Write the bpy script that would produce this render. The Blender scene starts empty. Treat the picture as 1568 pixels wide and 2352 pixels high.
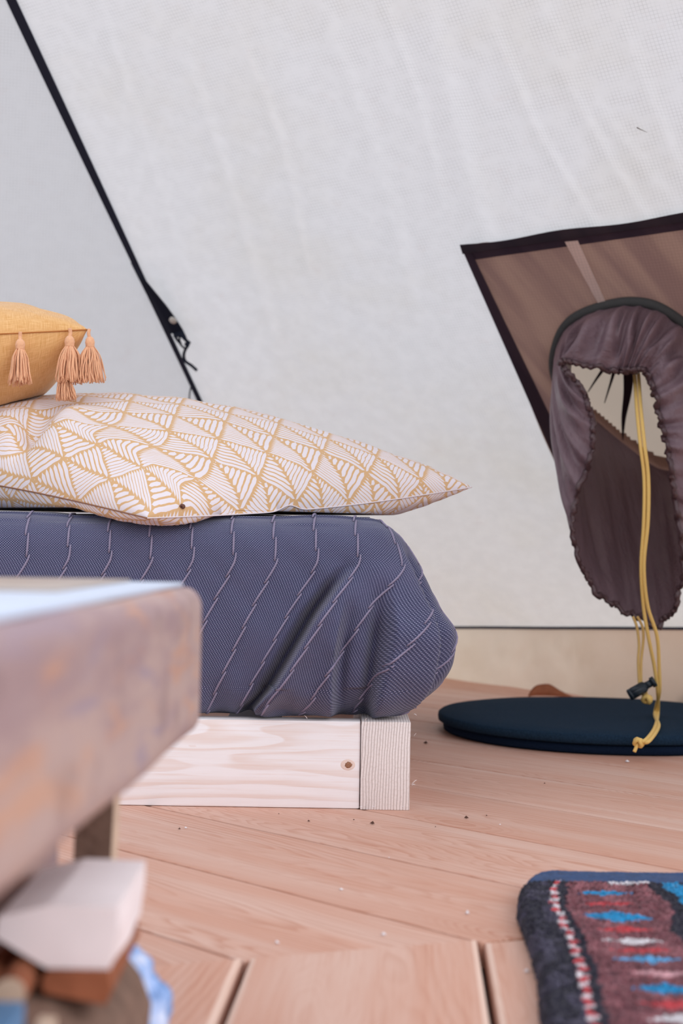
import bpy, bmesh, math, random
import numpy as np
from mathutils import Vector, Matrix, noise as mnoise

random.seed(7)
C = bpy.context.scene.collection

# ------------------------------------------------------------------ camera
F_PX = 3400.0                      # focal length in pixels of the 1568 x 2352 frame
CAM_H = 0.45
PITCH = math.atan(64.0 / F_PX)     # looking up a touch
ROLL = math.radians(0.9)
fw = Vector((0, math.cos(PITCH), math.sin(PITCH)))
rt0 = Vector((1, 0, 0)); up0 = rt0.cross(fw)
RT = rt0 * math.cos(ROLL) + up0 * math.sin(ROLL)
UP = RT.cross(fw)
CAM = Vector((0, 0, CAM_H))
cd = bpy.data.cameras.new('camera'); cam = bpy.data.objects.new('camera', cd); C.objects.link(cam)
cam.matrix_world = Matrix(((RT.x, UP.x, -fw.x, 0), (RT.y, UP.y, -fw.y, 0), (RT.z, UP.z, -fw.z, CAM_H), (0, 0, 0, 1)))
cd.sensor_fit = 'VERTICAL'; cd.sensor_height = 36; cd.sensor_width = 24
cd.lens = F_PX / 2352 * 36
cd.clip_start = 0.02
cd.dof.use_dof = True; cd.dof.focus_distance = 2.56; cd.dof.aperture_fstop = 3.9
bpy.context.scene.camera = cam

# ------------------------------------------------------------------ daylight: overcast sky and a soft veiled sun
w = bpy.data.worlds.new('overcast_sky'); bpy.context.scene.world = w; w.use_nodes = True
wn = w.node_tree; wn.nodes.clear()
wo = wn.nodes.new('ShaderNodeOutputWorld'); wb = wn.nodes.new('ShaderNodeBackground')
tc = wn.nodes.new('ShaderNodeTexCoord'); sx = wn.nodes.new('ShaderNodeSeparateXYZ')
wr = wn.nodes.new('ShaderNodeValToRGB')
wr.color_ramp.elements[0].position = 0.0; wr.color_ramp.elements[0].color = (0.77, 0.80, 0.86, 1)
wr.color_ramp.elements[1].position = 1.0; wr.color_ramp.elements[1].color = (0.93, 0.955, 1.0, 1)
wn.links.new(tc.outputs['Generated'], sx.inputs[0]); wn.links.new(sx.outputs['Z'], wr.inputs[0])
wn.links.new(wr.outputs[0], wb.inputs[0]); wb.inputs[1].default_value = 1.25
wn.links.new(wb.outputs[0], wo.inputs[0])
sd = bpy.data.lights.new('veiled_sun', 'SUN'); sd.energy = 1.2; sd.angle = math.radians(45); sd.color = (1.0, 0.985, 1.0)
so = bpy.data.objects.new('veiled_sun', sd); C.objects.link(so)
so.rotation_euler = Vector((-0.72, 0.52, -0.52)).to_track_quat('-Z', 'Y').to_euler()
vs = bpy.context.scene.view_settings
vs.view_transform = 'Standard'; vs.look = 'None'; vs.gamma = 1; vs.use_curve_mapping = False
vs.exposure = 0.1

# ------------------------------------------------------------------ helpers
def ray(px, py):
    d = fw + RT * ((px - 784) / F_PX) + UP * ((1176 - py) / F_PX)
    return d / d.y
def at(px, py, Y): return CAM + ray(px, py) * Y
def at_z(px, py, z):
    d = ray(px, py); return CAM + d * ((z - CAM_H) / d.z)
def lin(r, g, b):
    f = lambda c: c / 12.92 if c <= 0.04045 else ((c + 0.055) / 1.055) ** 2.4
    return (f(r / 255), f(g / 255), f(b / 255), 1)
def sst(a, b, x):
    t = min(1, max(0, (x - a) / (b - a))); return t * t * (3 - 2 * t)
def nz(x, y=0, z=0): return mnoise.noise(Vector((x, y, z)))
def crom(pts, n, closed=False):
    """Catmull-Rom through pts, n samples per span"""
    P = [Vector(p) for p in pts]; L = len(P); out = []
    for i in range(L if closed else L - 1):
        if closed: a, b, c, d = P[(i - 1) % L], P[i], P[(i + 1) % L], P[(i + 2) % L]
        else: a, b, c, d = P[max(0, i - 1)], P[i], P[i + 1], P[min(L - 1, i + 2)]
        for k in range(n):
            t = k / n
            out.append(0.5 * ((2 * b) + (c - a) * t + (2 * a - 5 * b + 4 * c - d) * t * t + (3 * b - a - 3 * c + d) * t ** 3))
    if not closed: out.append(P[-1])
    return out

def link(name, me, m, parent=None, smooth=True):
    o = bpy.data.objects.new(name, me); C.objects.link(o)
    if m is not None and len(me.materials) == 0:
        for mm in (m if isinstance(m, (list, tuple)) else [m]): me.materials.append(mm)
    if smooth: me.polygons.foreach_set('use_smooth', [True] * len(me.polygons))
    if parent is not None:
        o.parent = parent; o.location = -parent.location
    return o
def mesh(name, verts, faces, m, parent=None, smooth=True, uv=None, mats=None):
    me = bpy.data.meshes.new(name); me.from_pydata([tuple(v) for v in verts], [], faces)
    if uv is not None:
        l = me.uv_layers.new(name='UVMap'); idx = [0] * len(me.loops); me.loops.foreach_get('vertex_index', idx)
        l.data.foreach_set('uv', np.array([uv[i] for i in idx], dtype=np.float32).ravel())
    if mats: me.polygons.foreach_set('material_index', mats)
    me.update(); return link(name, me, m, parent, smooth)
def gridf(nu, nv, cu=False, cv=False, keep=None, off=0, flip=False):
    fs = []
    for i in range(nu if cu else nu - 1):
        for j in range(nv if cv else nv - 1):
            if keep and not keep(i, j): continue
            a, b, c, d = i * nv + j, ((i + 1) % nu) * nv + j, ((i + 1) % nu) * nv + (j + 1) % nv, i * nv + (j + 1) % nv
            fs.append((a + off, d + off, c + off, b + off) if flip else (a + off, b + off, c + off, d + off))
    return fs
class MB:
    def __init__(s): s.v = []; s.f = []; s.uv = []
    def add(s, v, f, uv=None):
        o = len(s.v); s.v += [Vector(x) for x in v]; s.f += [tuple(i + o for i in q) for q in f]
        s.uv += uv if uv else [(0, 0)] * len(v)
    def tube(s, pts, r, n=8, ends=True):
        pts = [Vector(p) for p in pts]; L = len(pts); vs = []; ref = None
        for i, p in enumerate(pts):
            t = (pts[min(L - 1, i + 1)] - pts[max(0, i - 1)]).normalized()
            if ref is None: ref = t.orthogonal().normalized()
            ref = (ref - t * ref.dot(t)).normalized(); b = t.cross(ref)
            rr = r(i / (L - 1)) if callable(r) else r
            for k in range(n):
                a = 2 * math.pi * k / n; vs.append(p + (ref * math.cos(a) + b * math.sin(a)) * rr)
        fs = [(i * n + k, i * n + (k + 1) % n, (i + 1) * n + (k + 1) % n, (i + 1) * n + k) for i in range(L - 1) for k in range(n)]
        if ends: fs += [tuple(range(n - 1, -1, -1)), tuple(range((L - 1) * n, L * n))]
        s.add(vs, fs); return s
    def build(s, name, m, parent=None, smooth=True): return mesh(name, s.v, s.f, m, parent, smooth, s.uv)
def bev_box(name, size, m, bev=0.004, parent=None, loc=(0, 0, 0), rz=0, seg=2, wob=0.0, cuts=0, smooth=True):
    bm = bmesh.new(); bmesh.ops.create_cube(bm, size=1)
    for v in bm.verts: v.co = Vector((v.co.x * size[0], v.co.y * size[1], v.co.z * size[2]))
    if bev: bmesh.ops.bevel(bm, geom=bm.edges[:], offset=bev, segments=seg, affect='EDGES', profile=0.5)
    if cuts: bmesh.ops.subdivide_edges(bm, edges=[e for e in bm.edges if e.calc_length() > 0.03], cuts=cuts, use_grid_fill=True)
    if wob:
        for v in bm.verts: v.co += Vector((nz(v.co.x * 7, v.co.y * 7, 3), nz(v.co.x * 7, 9, v.co.z * 7), nz(5, v.co.y * 7, v.co.z * 7))) * wob
    me = bpy.data.meshes.new(name); bm.to_mesh(me); bm.free()
    o = link(name, me, m, None, smooth)
    for p in me.polygons: p.use_smooth = smooth
    if smooth and not wob:
        try: me.shade_smooth(); me.set_sharp_from_angle(angle=math.radians(30))
        except Exception: pass
    o.location = Vector(loc); o.rotation_euler.z = rz
    if parent is not None: o.parent = parent; o.location = Vector(loc) - parent.location
    return o
def thing(name, loc, label, cat, group=None):
    o = bpy.data.objects.new(name, None); C.objects.link(o); o.location = loc; o.empty_display_size = 0.05
    return tag(o, label, cat, group)
def tag(o, label, cat, group=None):
    o['label'] = label; o['category'] = cat
    if group: o['group'] = group
    return o
def struct(o): o['kind'] = 'structure'; return o
def empty_struct(name):
    o = bpy.data.objects.new(name, None); C.objects.link(o); return struct(o)

# ------------------------------------------------------------------ node helper
class B:
    def __init__(s, name):
        s.m = bpy.data.materials.new(name); s.m.use_nodes = True; s.t = s.m.node_tree; s.t.nodes.clear()
        s.o = s.t.nodes.new('ShaderNodeOutputMaterial')
    def new(s, ty, **kw):
        n = s.t.nodes.new(ty)
        for k, v in kw.items(): setattr(n, k, v)
        return n
    def put(s, sock, v):
        if isinstance(v, bpy.types.NodeSocket): s.t.links.new(v, sock)
        elif v is not None: sock.default_value = v
    def M(s, op, a, b=None, c=None, clamp=False):
        n = s.new('ShaderNodeMath', operation=op); n.use_clamp = clamp
        for i, v in enumerate((a, b, c)):
            if v is not None: s.put(n.inputs[i], v)
        return n.outputs[0]
    def coord(s, which='Object'): return s.new('ShaderNodeTexCoord').outputs[which]
    def xyz(s, v):
        n = s.new('ShaderNodeSeparateXYZ'); s.put(n.inputs[0], v); return n.outputs
    def vec(s, x, y, z=0.0):
        n = s.new('ShaderNodeCombineXYZ')
        for i, v in enumerate((x, y, z)): s.put(n.inputs[i], v)
        return n.outputs[0]
    def scale(s, v, sc, loc=(0, 0, 0)):
        n = s.new('ShaderNodeMapping'); s.put(n.inputs[0], v); n.inputs['Scale'].default_value = sc; s.put(n.inputs['Location'], loc); return n.outputs[0]
    def noise(s, v, sc=5, det=2, ro=0.5, dist=0):
        n = s.new('ShaderNodeTexNoise'); s.put(n.inputs['Vector'], v)
        s.put(n.inputs['Scale'], sc); n.inputs['Detail'].default_value = det; n.inputs['Roughness'].default_value = ro; n.inputs['Distortion'].default_value = dist
        return n.outputs[0]
    def ss(s, x, a, b, lo=0.0, hi=1.0):
        n = s.new('ShaderNodeMapRange', interpolation_type='SMOOTHSTEP'); n.clamp = True
        s.put(n.inputs[0], x); s.put(n.inputs[1], a); s.put(n.inputs[2], b); s.put(n.inputs[3], lo); s.put(n.inputs[4], hi); return n.outputs[0]
    def mix(s, f, a, b, mode='MIX'):
        n = s.new('ShaderNodeMixRGB', blend_type=mode); s.put(n.inputs[0], f); s.put(n.inputs[1], a); s.put(n.inputs[2], b); return n.outputs[0]
    def ramp(s, f, els):
        n = s.new('ShaderNodeValToRGB'); s.put(n.inputs[0], f); r = n.color_ramp
        while len(r.elements) < len(els): r.elements.new(0.5)
        for e, (p, c) in zip(r.elements, els): e.position = p; e.color = c
        return n.outputs[0]
    def bump(s, h, st=0.5, d=0.002, nrm=None):
        n = s.new('ShaderNodeBump'); s.put(n.inputs['Height'], h); n.inputs['Strength'].default_value = st; n.inputs['Distance'].default_value = d
        if nrm is not None: s.put(n.inputs['Normal'], nrm)
        return n.outputs[0]
    def pbr(s, col, ro=0.6, nrm=None, spec=0.5, sheen=0, sub=0):
        n = s.new('ShaderNodeBsdfPrincipled'); s.put(n.inputs['Base Color'], col); s.put(n.inputs['Roughness'], ro)
        if nrm is not None: s.put(n.inputs['Normal'], nrm)
        s.put(n.inputs['Specular IOR Level'], spec)
        if sheen: n.inputs['Sheen Weight'].default_value = sheen
        return n.outputs[0]
    def trans(s, base, col, f, nrm=None):
        """thin cloth: base shader plus light passing through"""
        t = s.new('ShaderNodeBsdfTranslucent'); s.put(t.inputs[0], col)
        if nrm is not None: s.put(t.inputs['Normal'], nrm)
        x = s.new('ShaderNodeMixShader'); s.put(x.inputs[0], f); s.put(x.inputs[1], base); s.put(x.inputs[2], t.outputs[0]); return x.outputs[0]
    def done(s, sh): s.t.links.new(sh, s.o.inputs[0]); return s.m
def plain(name, col, ro=0.6, spec=0.4, nsc=40, var=0.12, bs=0.2, bd=0.001, sheen=0):
    b = B(name); co = b.coord(); n = b.noise(co, nsc, 3)
    c = b.mix(n, tuple(x * (1 - var) for x in col[:3]) + (1,), tuple(min(1, x * (1 + var)) for x in col[:3]) + (1,))
    return b.done(b.pbr(c, ro, b.bump(n, bs, bd), spec, sheen))

# ------------------------------------------------------------------ materials
def canvas(name, col, stain, tf=0.5, grid=0.0082, gline=0.35, stain_amt=0.5, tcol=None):
    b = B(name); uv = b.coord('UV'); u = b.xyz(uv)
    gl = None
    for k in (0, 1):
        f = b.M('FRACT', b.M('MULTIPLY', u[k], 1 / grid)); d = b.M('ABSOLUTE', b.M('SUBTRACT', f, 0.5))
        l = b.ss(d, 0.40, 0.5); gl = l if gl is None else b.M('MAXIMUM', gl, l)
    br = b.ss(b.noise(uv, 25, 2), 0.25, 0.7)
    gl = b.M('MULTIPLY', b.M('MULTIPLY', gl, br), gline)
    st = b.ss(b.noise(uv, 2.2, 5, 0.6), 0.42, 0.72); fine = b.noise(uv, 90, 3, 0.7)
    low = b.ss(u[1], 1.5, -0.1)                       # mildewed lower down
    sa = b.M('MULTIPLY', b.M('ADD', b.M('MULTIPLY', st, 0.45), b.M('MULTIPLY', low, 0.75)), stain_amt, clamp=True)
    c = b.mix(sa, col, stain)
    bl = b.ss(b.noise(uv, 14, 4, 0.65), 0.58, 0.8)
    c = b.mix(b.M('MULTIPLY', bl, 0.10), c, lin(205, 170, 160))
    c = b.mix(b.M('MULTIPLY', fine, 0.06), c, lin(150, 148, 140))
    c = b.mix(gl, c, lin(128, 126, 124))
    thread = b.M('ADD', b.M('SINE', b.M('MULTIPLY', u[0], 5200)), b.M('SINE', b.M('MULTIPLY', u[1], 5200)))
    nr = b.bump(b.M('ADD', b.M('MULTIPLY', fine, 0.5), gl), 0.10, 0.001)
    return b.done(b.trans(b.pbr(c, 0.75, nr, 0.15), c, tf, nr))
CANVAS = canvas('ripstop_canvas', lin(236, 236, 239), lin(222, 214, 196))
CANVAS_L = canvas('ripstop_canvas_grey', lin(228, 229, 233), lin(218, 216, 210), gline=0.2, stain_amt=0.3)
SKIRT = canvas('skirt_canvas', lin(236, 226, 212), lin(176, 158, 124), gline=0.05, stain_amt=0.4)

def wood(name, base, light, dark, kx=0.35, ring=95, knots=True, rough=0.5, contrast=1.0, flame=0.35):
    """grain runs along the object's local X; growth rings cut at a slant give flame figures"""
    b = B(name); oi = b.new('ShaderNodeObjectInfo'); rnd = oi.outputs['Random']
    co = b.coord(); p = b.xyz(co)
    off = b.M('MULTIPLY', rnd, 37.0)
    x = b.M('ADD', p[0], off); y = b.M('ADD', p[1], p[2])
    lowv = b.vec(b.M('MULTIPLY', x, 0.9), b.M('MULTIPLY', y, 5.0), off)
    wob = b.M('SUBTRACT', b.noise(lowv, 1.6, 3, 0.55), 0.5)
    yy = b.M('ADD', y, b.M('MULTIPLY', wob, 0.10)); y0 = b.M('MULTIPLY', b.M('SUBTRACT', rnd, 0.5), 0.10)
    yy = b.M('SUBTRACT', yy, y0)
    hyp = b.M('SQRT', b.M('ADD', b.M('MULTIPLY', yy, yy), 0.0004))
    slope = b.M('MULTIPLY', b.M('SINE', b.M('MULTIPLY', x, 2.1)), 0.5 * flame)
    rv = b.M('ADD', hyp, b.M('MULTIPLY', slope, 0.25))
    rv = b.M('ADD', rv, b.M('MULTIPLY', wob, 0.16))
    rg = b.M('FRACT', b.M('MULTIPLY', rv, ring))
    rings = b.M('MULTIPLY', b.ss(rg, 0.35, 0.9), b.ss(rg, 1.0, 0.9))
    fib = b.noise(b.vec(b.M('MULTIPLY', x, 6.0), b.M('MULTIPLY', y, 260.0), off), 1.0, 4, 0.65)
    broad = b.noise(b.vec(b.M('MULTIPLY', x, 1.2), b.M('MULTIPLY', y, 14.0), off), 1.0, 3, 0.5)
    c = b.mix(b.ss(broad, 0.35, 0.7), base, light)
    c = b.mix(b.M('MULTIPLY', b.M('FRACT', b.M('MULTIPLY', rnd, 7.3)), 0.22), c, dark)
    fade = b.ss(b.noise(b.vec(x, b.M('MULTIPLY', y, 6.0), 3.3), 1.7, 2), 0.3, 0.68)
    c = b.mix(b.M('MULTIPLY', b.M('MULTIPLY', rings, fade), 0.48 * contrast), c, dark)
    c = b.mix(b.M('MULTIPLY', b.ss(fib, 0.52, 0.72), 0.35 * contrast), c, dark)
    c = b.mix(b.M('MULTIPLY', b.ss(fib, 0.5, 0.3), 0.25), c, light)
    if knots:
        v = b.new('ShaderNodeTexVoronoi', feature='F1'); b.put(v.inputs['Vector'], b.vec(b.M('MULTIPLY', x, 1.6), b.M('MULTIPLY', y, 4.2), off)); v.inputs['Scale'].default_value = 1.15
        d = v.outputs['Distance']
        kr = b.M('MULTIPLY', b.ss(b.M('FRACT', b.M('MULTIPLY', b.M('ADD', d, b.M('MULTIPLY', wob, 0.12)), 38.0)), 0.4, 0.9), b.ss(d, 0.34, 0.08))
        c = b.mix(b.M('MULTIPLY', kr, 0.55 * contrast), c, dark)
        c = b.mix(b.M('MULTIPLY', b.ss(d, 0.055, 0.02), 0.55), c, tuple(k * 0.45 for k in dark[:3]) + (1,))
    sp = b.ss(b.noise(b.vec(b.M('MULTIPLY', x, 30.0), b.M('MULTIPLY', y, 60.0), off), 1.0, 2), 0.74, 0.8)
    c = b.mix(b.M('MULTIPLY', sp, 0.4), c, lin(225, 205, 195))
    h = b.M('ADD', b.M('MULTIPLY', fib, 0.6), b.M('MULTIPLY', rings, 0.4))
    ro = b.ss(fib, 0.2, 0.8, rough - 0.06, rough + 0.12)
    return b.done(b.pbr(c, ro, b.bump(h, 0.25, 0.0012), 0.4))
FLOORWOOD = wood('larch_floor_wood', lin(212, 165, 145), lin(220, 186, 171), lin(180, 114, 84), flame=0.5)
EDGELIGHT = wood('board_edge_highlight', lin(228, 196, 180), lin(236, 208, 194), lin(206, 160, 136), knots=False, contrast=0.5)  # highlight on the board chamfers, painted as a paler wood
PINE = wood('fresh_pine', lin(240, 238, 242), lin(244, 243, 248), lin(220, 190, 174), ring=45, knots=False, contrast=1.0, flame=0.2, rough=0.55)
def endgrain():
    b = B('pine_end_grain'); p = b.xyz(b.coord())
    n = b.noise(b.vec(b.M('MULTIPLY', p[0], 12.0), p[1], b.M('MULTIPLY', p[2], 9.0)), 1.0, 3)
    n2 = b.noise(b.coord(), 240, 3, 0.7)
    q = b.M('ADD', b.M('ADD', b.M('MULTIPLY', p[0], 210.0), b.M('MULTIPLY', p[2], -9.0)), b.M('MULTIPLY', n, 2.6))
    fr = b.M('FRACT', q); ln = b.M('MULTIPLY', b.ss(fr, 0.6, 0.92), b.ss(fr, 1.0, 0.94))
    c = b.mix(b.M('MULTIPLY', ln, 0.75), lin(236, 226, 224), lin(158, 140, 136))
    c = b.mix(b.M('MULTIPLY', b.ss(n2, 0.45, 0.75), 0.35), c, lin(190, 168, 156))
    return b.done(b.pbr(c, 0.85, b.bump(b.M('ADD', b.M('MULTIPLY', ln, -0.6), n2), 0.6, 0.0012), 0.2))
ENDGRAIN = endgrain()
def tablewood():
    b = B('weathered_table_wood'); co = b.coord()
    s1 = b.scale(co, (6, 1.6, 6)); n1 = b.noise(s1, 2.6, 4, 0.6); n2 = b.noise(b.scale(co, (9, 3.0, 14)), 2.0, 4, 0.6, 0.6); n3 = b.noise(co, 16, 3)
    c = b.mix(b.ss(n1, 0.38, 0.62), lin(164, 140, 142), lin(186, 162, 156))
    c = b.mix(b.M('MULTIPLY', b.ss(n2, 0.52, 0.68), 0.5), c, lin(206, 154, 120))
    c = b.mix(b.M('MULTIPLY', b.ss(n2, 0.44, 0.30), 0.5), c, lin(146, 136, 160))
    c = b.mix(b.M('MULTIPLY', b.ss(n3, 0.58, 0.72), 0.3), c, lin(120, 98, 98))
    return b.done(b.pbr(c, 0.75, b.bump(n2, 0.3, 0.003), 0.2))
TABLEWOOD = tablewood()
TABLESHEEN = plain('pale_blue_reflection', lin(206, 218, 238), 0.45, 0.4, 12, 0.05, 0.05)  # blue-white reflection on the table top, put into the colour
TABLEPANEL = plain('taupe_top_panel', lin(176, 164, 156), 0.3, 0.5, 9, 0.08, 0.05)

def blanket_mat():
    b = B('slate_blue_weave'); uv = b.coord('UV'); u = b.xyz(uv)
    k = 2 * math.pi / 0.0044
    wv = b.M('ADD', b.M('MULTIPLY', u[0], 0.0), b.M('MULTIPLY', b.noise(uv, 120, 2), 1.6))
    a = b.M('SINE', b.M('ADD', b.M('MULTIPLY', u[0], k), wv)); c2 = b.M('SINE', b.M('ADD', b.M('MULTIPLY', u[1], k), wv))
    w_ = b.M('ADD', b.M('MULTIPLY', b.M('MULTIPLY', a, c2), 0.5), 0.5)
    n = b.noise(uv, 9, 4, 0.6); nf = b.noise(b.vec(b.M('MULTIPLY', u[0], 60.0), b.M('MULTIPLY', u[1], 400.0)), 1.0, 3)
    c = b.mix(b.ss(w_, 0.45, 0.95), lin(56, 60, 90), lin(146, 148, 178))
    c = b.mix(b.M('MULTIPLY', b.ss(nf, 0.4, 0.7), 0.35), c, lin(86, 82, 114))
    c = b.mix(b.M('MULTIPLY', b.ss(n, 0.45, 0.7), 0.3), c, lin(92, 88, 118))
    return b.done(b.pbr(c, 0.9, b.bump(w_, 0.8, 0.0012), 0.15, 0.25))
BLANKET = blanket_mat()
STITCH = plain('lilac_stitch_thread', lin(142, 134, 158), 0.85, 0.2, 600, 0.2, 0.5)

def pillow_mat():
    b = B('leaf_print_cotton'); uv = b.coord('UV'); u = b.xyz(uv)
    wob = b.M('SUBTRACT', b.noise(uv, 34, 2), 0.5); wob2 = b.M('SUBTRACT', b.noise(uv, 9, 2), 0.5)
    U = b.M('ADD', b.M('MULTIPLY', u[0], 1 / 0.116), b.M('MULTIPLY', wob2, 0.16)); V = b.M('ADD', b.M('MULTIPLY', u[1], 1 / 0.114), b.M('MULTIPLY', wob2, 0.12))
    a = b.M('ADD', U, V); q = b.M('SUBTRACT', V, U)
    fa = b.M('FRACT', b.M('ADD', a, 50.0)); fb = b.M('FRACT', b.M('ADD', q, 50.0))
    par = b.M('MODULO', b.M('ADD', b.M('FLOOR', b.M('ADD', a, 50.0)), 0.0), 2.0)
    left = b.M('LESS_THAN', fa, fb)
    fine = b.M('ABSOLUTE', b.M('SUBTRACT', left, par))
    c = b.M('ADD', b.M('MINIMUM', fa, fb), b.M('MULTIPLY', wob, 0.07)); l = b.M('MAXIMUM', fa, fb)
    N = b.M('ADD', 8.0, b.M('MULTIPLY', fine, 4.0))
    tri = b.M('MULTIPLY', b.M('ABSOLUTE', b.M('SUBTRACT', b.M('FRACT', b.M('MULTIPLY', c, N)), 0.5)), 2.0)
    rib = b.M('SUBTRACT', l, b.M('MINIMUM', fa, fb)); edge = b.M('SUBTRACT', 1.0, l)
    e = b.M('MINIMUM', rib, edge)
    tp = b.ss(e, 0.0, 0.11)
    wd = b.M('MULTIPLY', tp, b.M('ADD', 0.70, b.M('MULTIPLY', fine, 0.08)))
    wd = b.M('ADD', wd, b.M('MULTIPLY', wob, 0.3))
    white = b.ss(tri, b.M('ADD', wd, 0.07), b.M('SUBTRACT', wd, 0.07))
    nf = b.noise(uv, 900, 2)
    wc = b.mix(b.M('MULTIPLY', nf, 0.2), lin(236, 228, 234), lin(212, 202, 210))
    oc = b.mix(b.noise(uv, 30, 3), lin(222, 176, 120), lin(214, 178, 140))
    col = b.mix(white, oc, wc)
    th = b.M('MULTIPLY', b.M('SINE', b.M('MULTIPLY', u[0], 5500.0)), b.M('SINE', b.M('MULTIPLY', u[1], 5500.0)))
    return b.done(b.pbr(col, 0.85, b.bump(th, 0.3, 0.0005), 0.15, 0.15))
PILLOW = pillow_mat()
def linen():
    b = B('mustard_linen'); uv = b.coord('UV'); u = b.xyz(uv)
    a = b.noise(b.vec(b.M('MULTIPLY', u[0], 40.0), b.M('MULTIPLY', u[1], 900.0)), 1.0, 3, 0.6)
    c = b.noise(b.vec(b.M('MULTIPLY', u[0], 900.0), b.M('MULTIPLY', u[1], 40.0)), 1.0, 3, 0.6)
    w_ = b.M('MULTIPLY', b.M('ADD', a, c), 0.5)
    col = b.mix(b.ss(w_, 0.35, 0.65), lin(222, 164, 98), lin(246, 200, 142))
    return b.done(b.pbr(col, 0.9, b.bump(w_, 0.6, 0.001), 0.1, 0.3))
LINEN = linen()
TASSEL = plain('apricot_tassel_yarn', lin(246, 186, 146), 0.85, 0.15, 300, 0.15, 0.4, sheen=0.3)
FELT = plain('dark_teal_felt', lin(32, 50, 68), 0.95, 0.05, 220, 0.45, 0.8, 0.002)
FELT2 = plain('dark_navy_felt', lin(22, 34, 54), 0.95, 0.05, 220, 0.25, 0.7, 0.002)
def nylon():
    b = B('brown_coated_nylon'); uv = b.coord('UV'); n = b.noise(uv, 30, 5, 0.65, 0.4); n2 = b.noise(uv, 7, 3)
    c = b.mix(n2, lin(108, 86, 96), lin(146, 122, 130))
    nr = b.bump(n, 0.8, 0.007)
    return b.done(b.trans(b.pbr(c, b.ss(n, 0.3, 0.7, 0.28, 0.45), nr, 0.55), lin(120, 92, 84), 0.10, nr))
NYLON = nylon()
RIM = plain('brown_gathered_elastic', lin(84, 62, 66), 0.35, 0.6, 160, 0.3, 0.8, 0.003)
PIPING = plain('olive_grey_piping', lin(70, 70, 70), 0.8, 0.2, 300, 0.2, 0.6)
def brownpanel(name, col, col2, tf):
    b = B(name); uv = b.coord('UV'); u = b.xyz(uv); gl = None
    for k in (0, 1):
        f = b.M('FRACT', b.M('MULTIPLY', u[k], 1 / 0.0082)); d = b.M('ABSOLUTE', b.M('SUBTRACT', f, 0.5)); l = b.ss(d, 0.38, 0.5); gl = l if gl is None else b.M('MAXIMUM', gl, l)
    n = b.noise(b.vec(b.M('ADD', b.M('MULTIPLY', u[0], 14.0), b.M('MULTIPLY', u[1], 6.0)), b.M('MULTIPLY', u[1], 1.5)), 1.0, 3)
    c = b.mix(b.ss(n, 0.35, 0.65), col, col2); c = b.mix(b.M('MULTIPLY', gl, 0.22), c, lin(50, 36, 34))
    nr = b.bump(n, 0.3, 0.004)
    return b.done(b.trans(b.pbr(c, 0.55, nr, 0.3), c, tf, nr))
PANEL = brownpanel('brown_backlit_nylon', lin(124, 96, 90), lin(146, 116, 104), 0.5)
BAND = brownpanel('dark_brown_seam_band', lin(56, 44, 58), lin(66, 52, 64), 0.2)
BANDTOP = brownpanel('charcoal_seam_tape', lin(46, 40, 50), lin(58, 48, 56), 0.15)
BEIGE = canvas('beige_cover_canvas', lin(202, 186, 170), lin(180, 164, 146), tf=0.5, gline=0.0, stain_amt=0.3)
CORD = plain('yellow_cord', lin(238, 200, 118), 0.6, 0.3, 500, 0.12, 0.4)
CORDD = plain('yellow_cord_worn', lin(222, 186, 116), 0.6, 0.3, 500, 0.12, 0.4)
BLACKP = plain('black_plastic', lin(30, 42, 52), 0.4, 0.5, 80, 0.1, 0.1)
WEB = plain('black_webbing', lin(40, 42, 58), 0.8, 0.2, 300, 0.15, 0.4)
TAB = plain('black_tab_cloth', lin(28, 32, 48), 0.85, 0.2, 300, 0.2, 0.4)
EYELET = plain('pale_eyelet', lin(210, 205, 196), 0.4, 0.5)
LEAF = plain('dry_brown_leaf', lin(158, 96, 66), 0.7, 0.3, 60, 0.3, 0.5)
BARK = plain('rough_bark', lin(120, 96, 84), 0.9, 0.2, 45, 0.5, 1.0, 0.006)
BARKR = plain('red_brown_bark', lin(150, 92, 66), 0.9, 0.2, 30, 0.4, 1.0, 0.004)
BIRCH = plain('pale_split_wood', lin(246, 236, 238), 0.7, 0.3, 30, 0.06, 0.3)
CREAM = plain('cream_cut_wood', lin(214, 190, 168), 0.8, 0.2, 60, 0.15, 0.4)
def mottled():
    b = B('blue_white_mottled_cloth'); n = b.noise(b.coord(), 34, 3, 0.6, 0.5)
    c = b.ramp(n, [(0.35, lin(92, 124, 176)), (0.5, lin(150, 180, 230)), (0.66, lin(214, 222, 244))])
    return b.done(b.pbr(c, 0.9, b.bump(n, 0.5, 0.004), 0.1))
MOTTLE = mottled()
BLUEBOX = plain('blue_card', lin(92, 134, 176), 0.6, 0.3, 30, 0.1)
GROUND = plain('trampled_grass', lin(118, 122, 92), 0.95, 0.1, 8, 0.3, 0.5, 0.02)
CRUMB = plain('dark_dirt_crumb', lin(92, 66, 58), 0.9, 0.1)
FLECK = plain('white_paper_fleck', lin(236, 232, 236), 0.9, 0.1)
def rugmat():
    b = B('rug_wool'); a = b.new('ShaderNodeAttribute', attribute_name='pattern'); n = b.noise(b.coord(), 330, 3, 0.7); n2 = b.noise(b.coord(), 75, 3)
    c = b.mix(b.M('MULTIPLY', b.ss(n, 0.5, 0.8), 0.12), a.outputs['Color'], lin(205, 190, 205))
    c = b.mix(b.M('MULTIPLY', b.ss(n2, 0.5, 0.3), 0.4), c, lin(38, 36, 52))
    return b.done(b.pbr(c, 0.95, b.bump(n, 0.8, 0.003), 0.05, 0.12))
RUG = rugmat()

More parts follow.
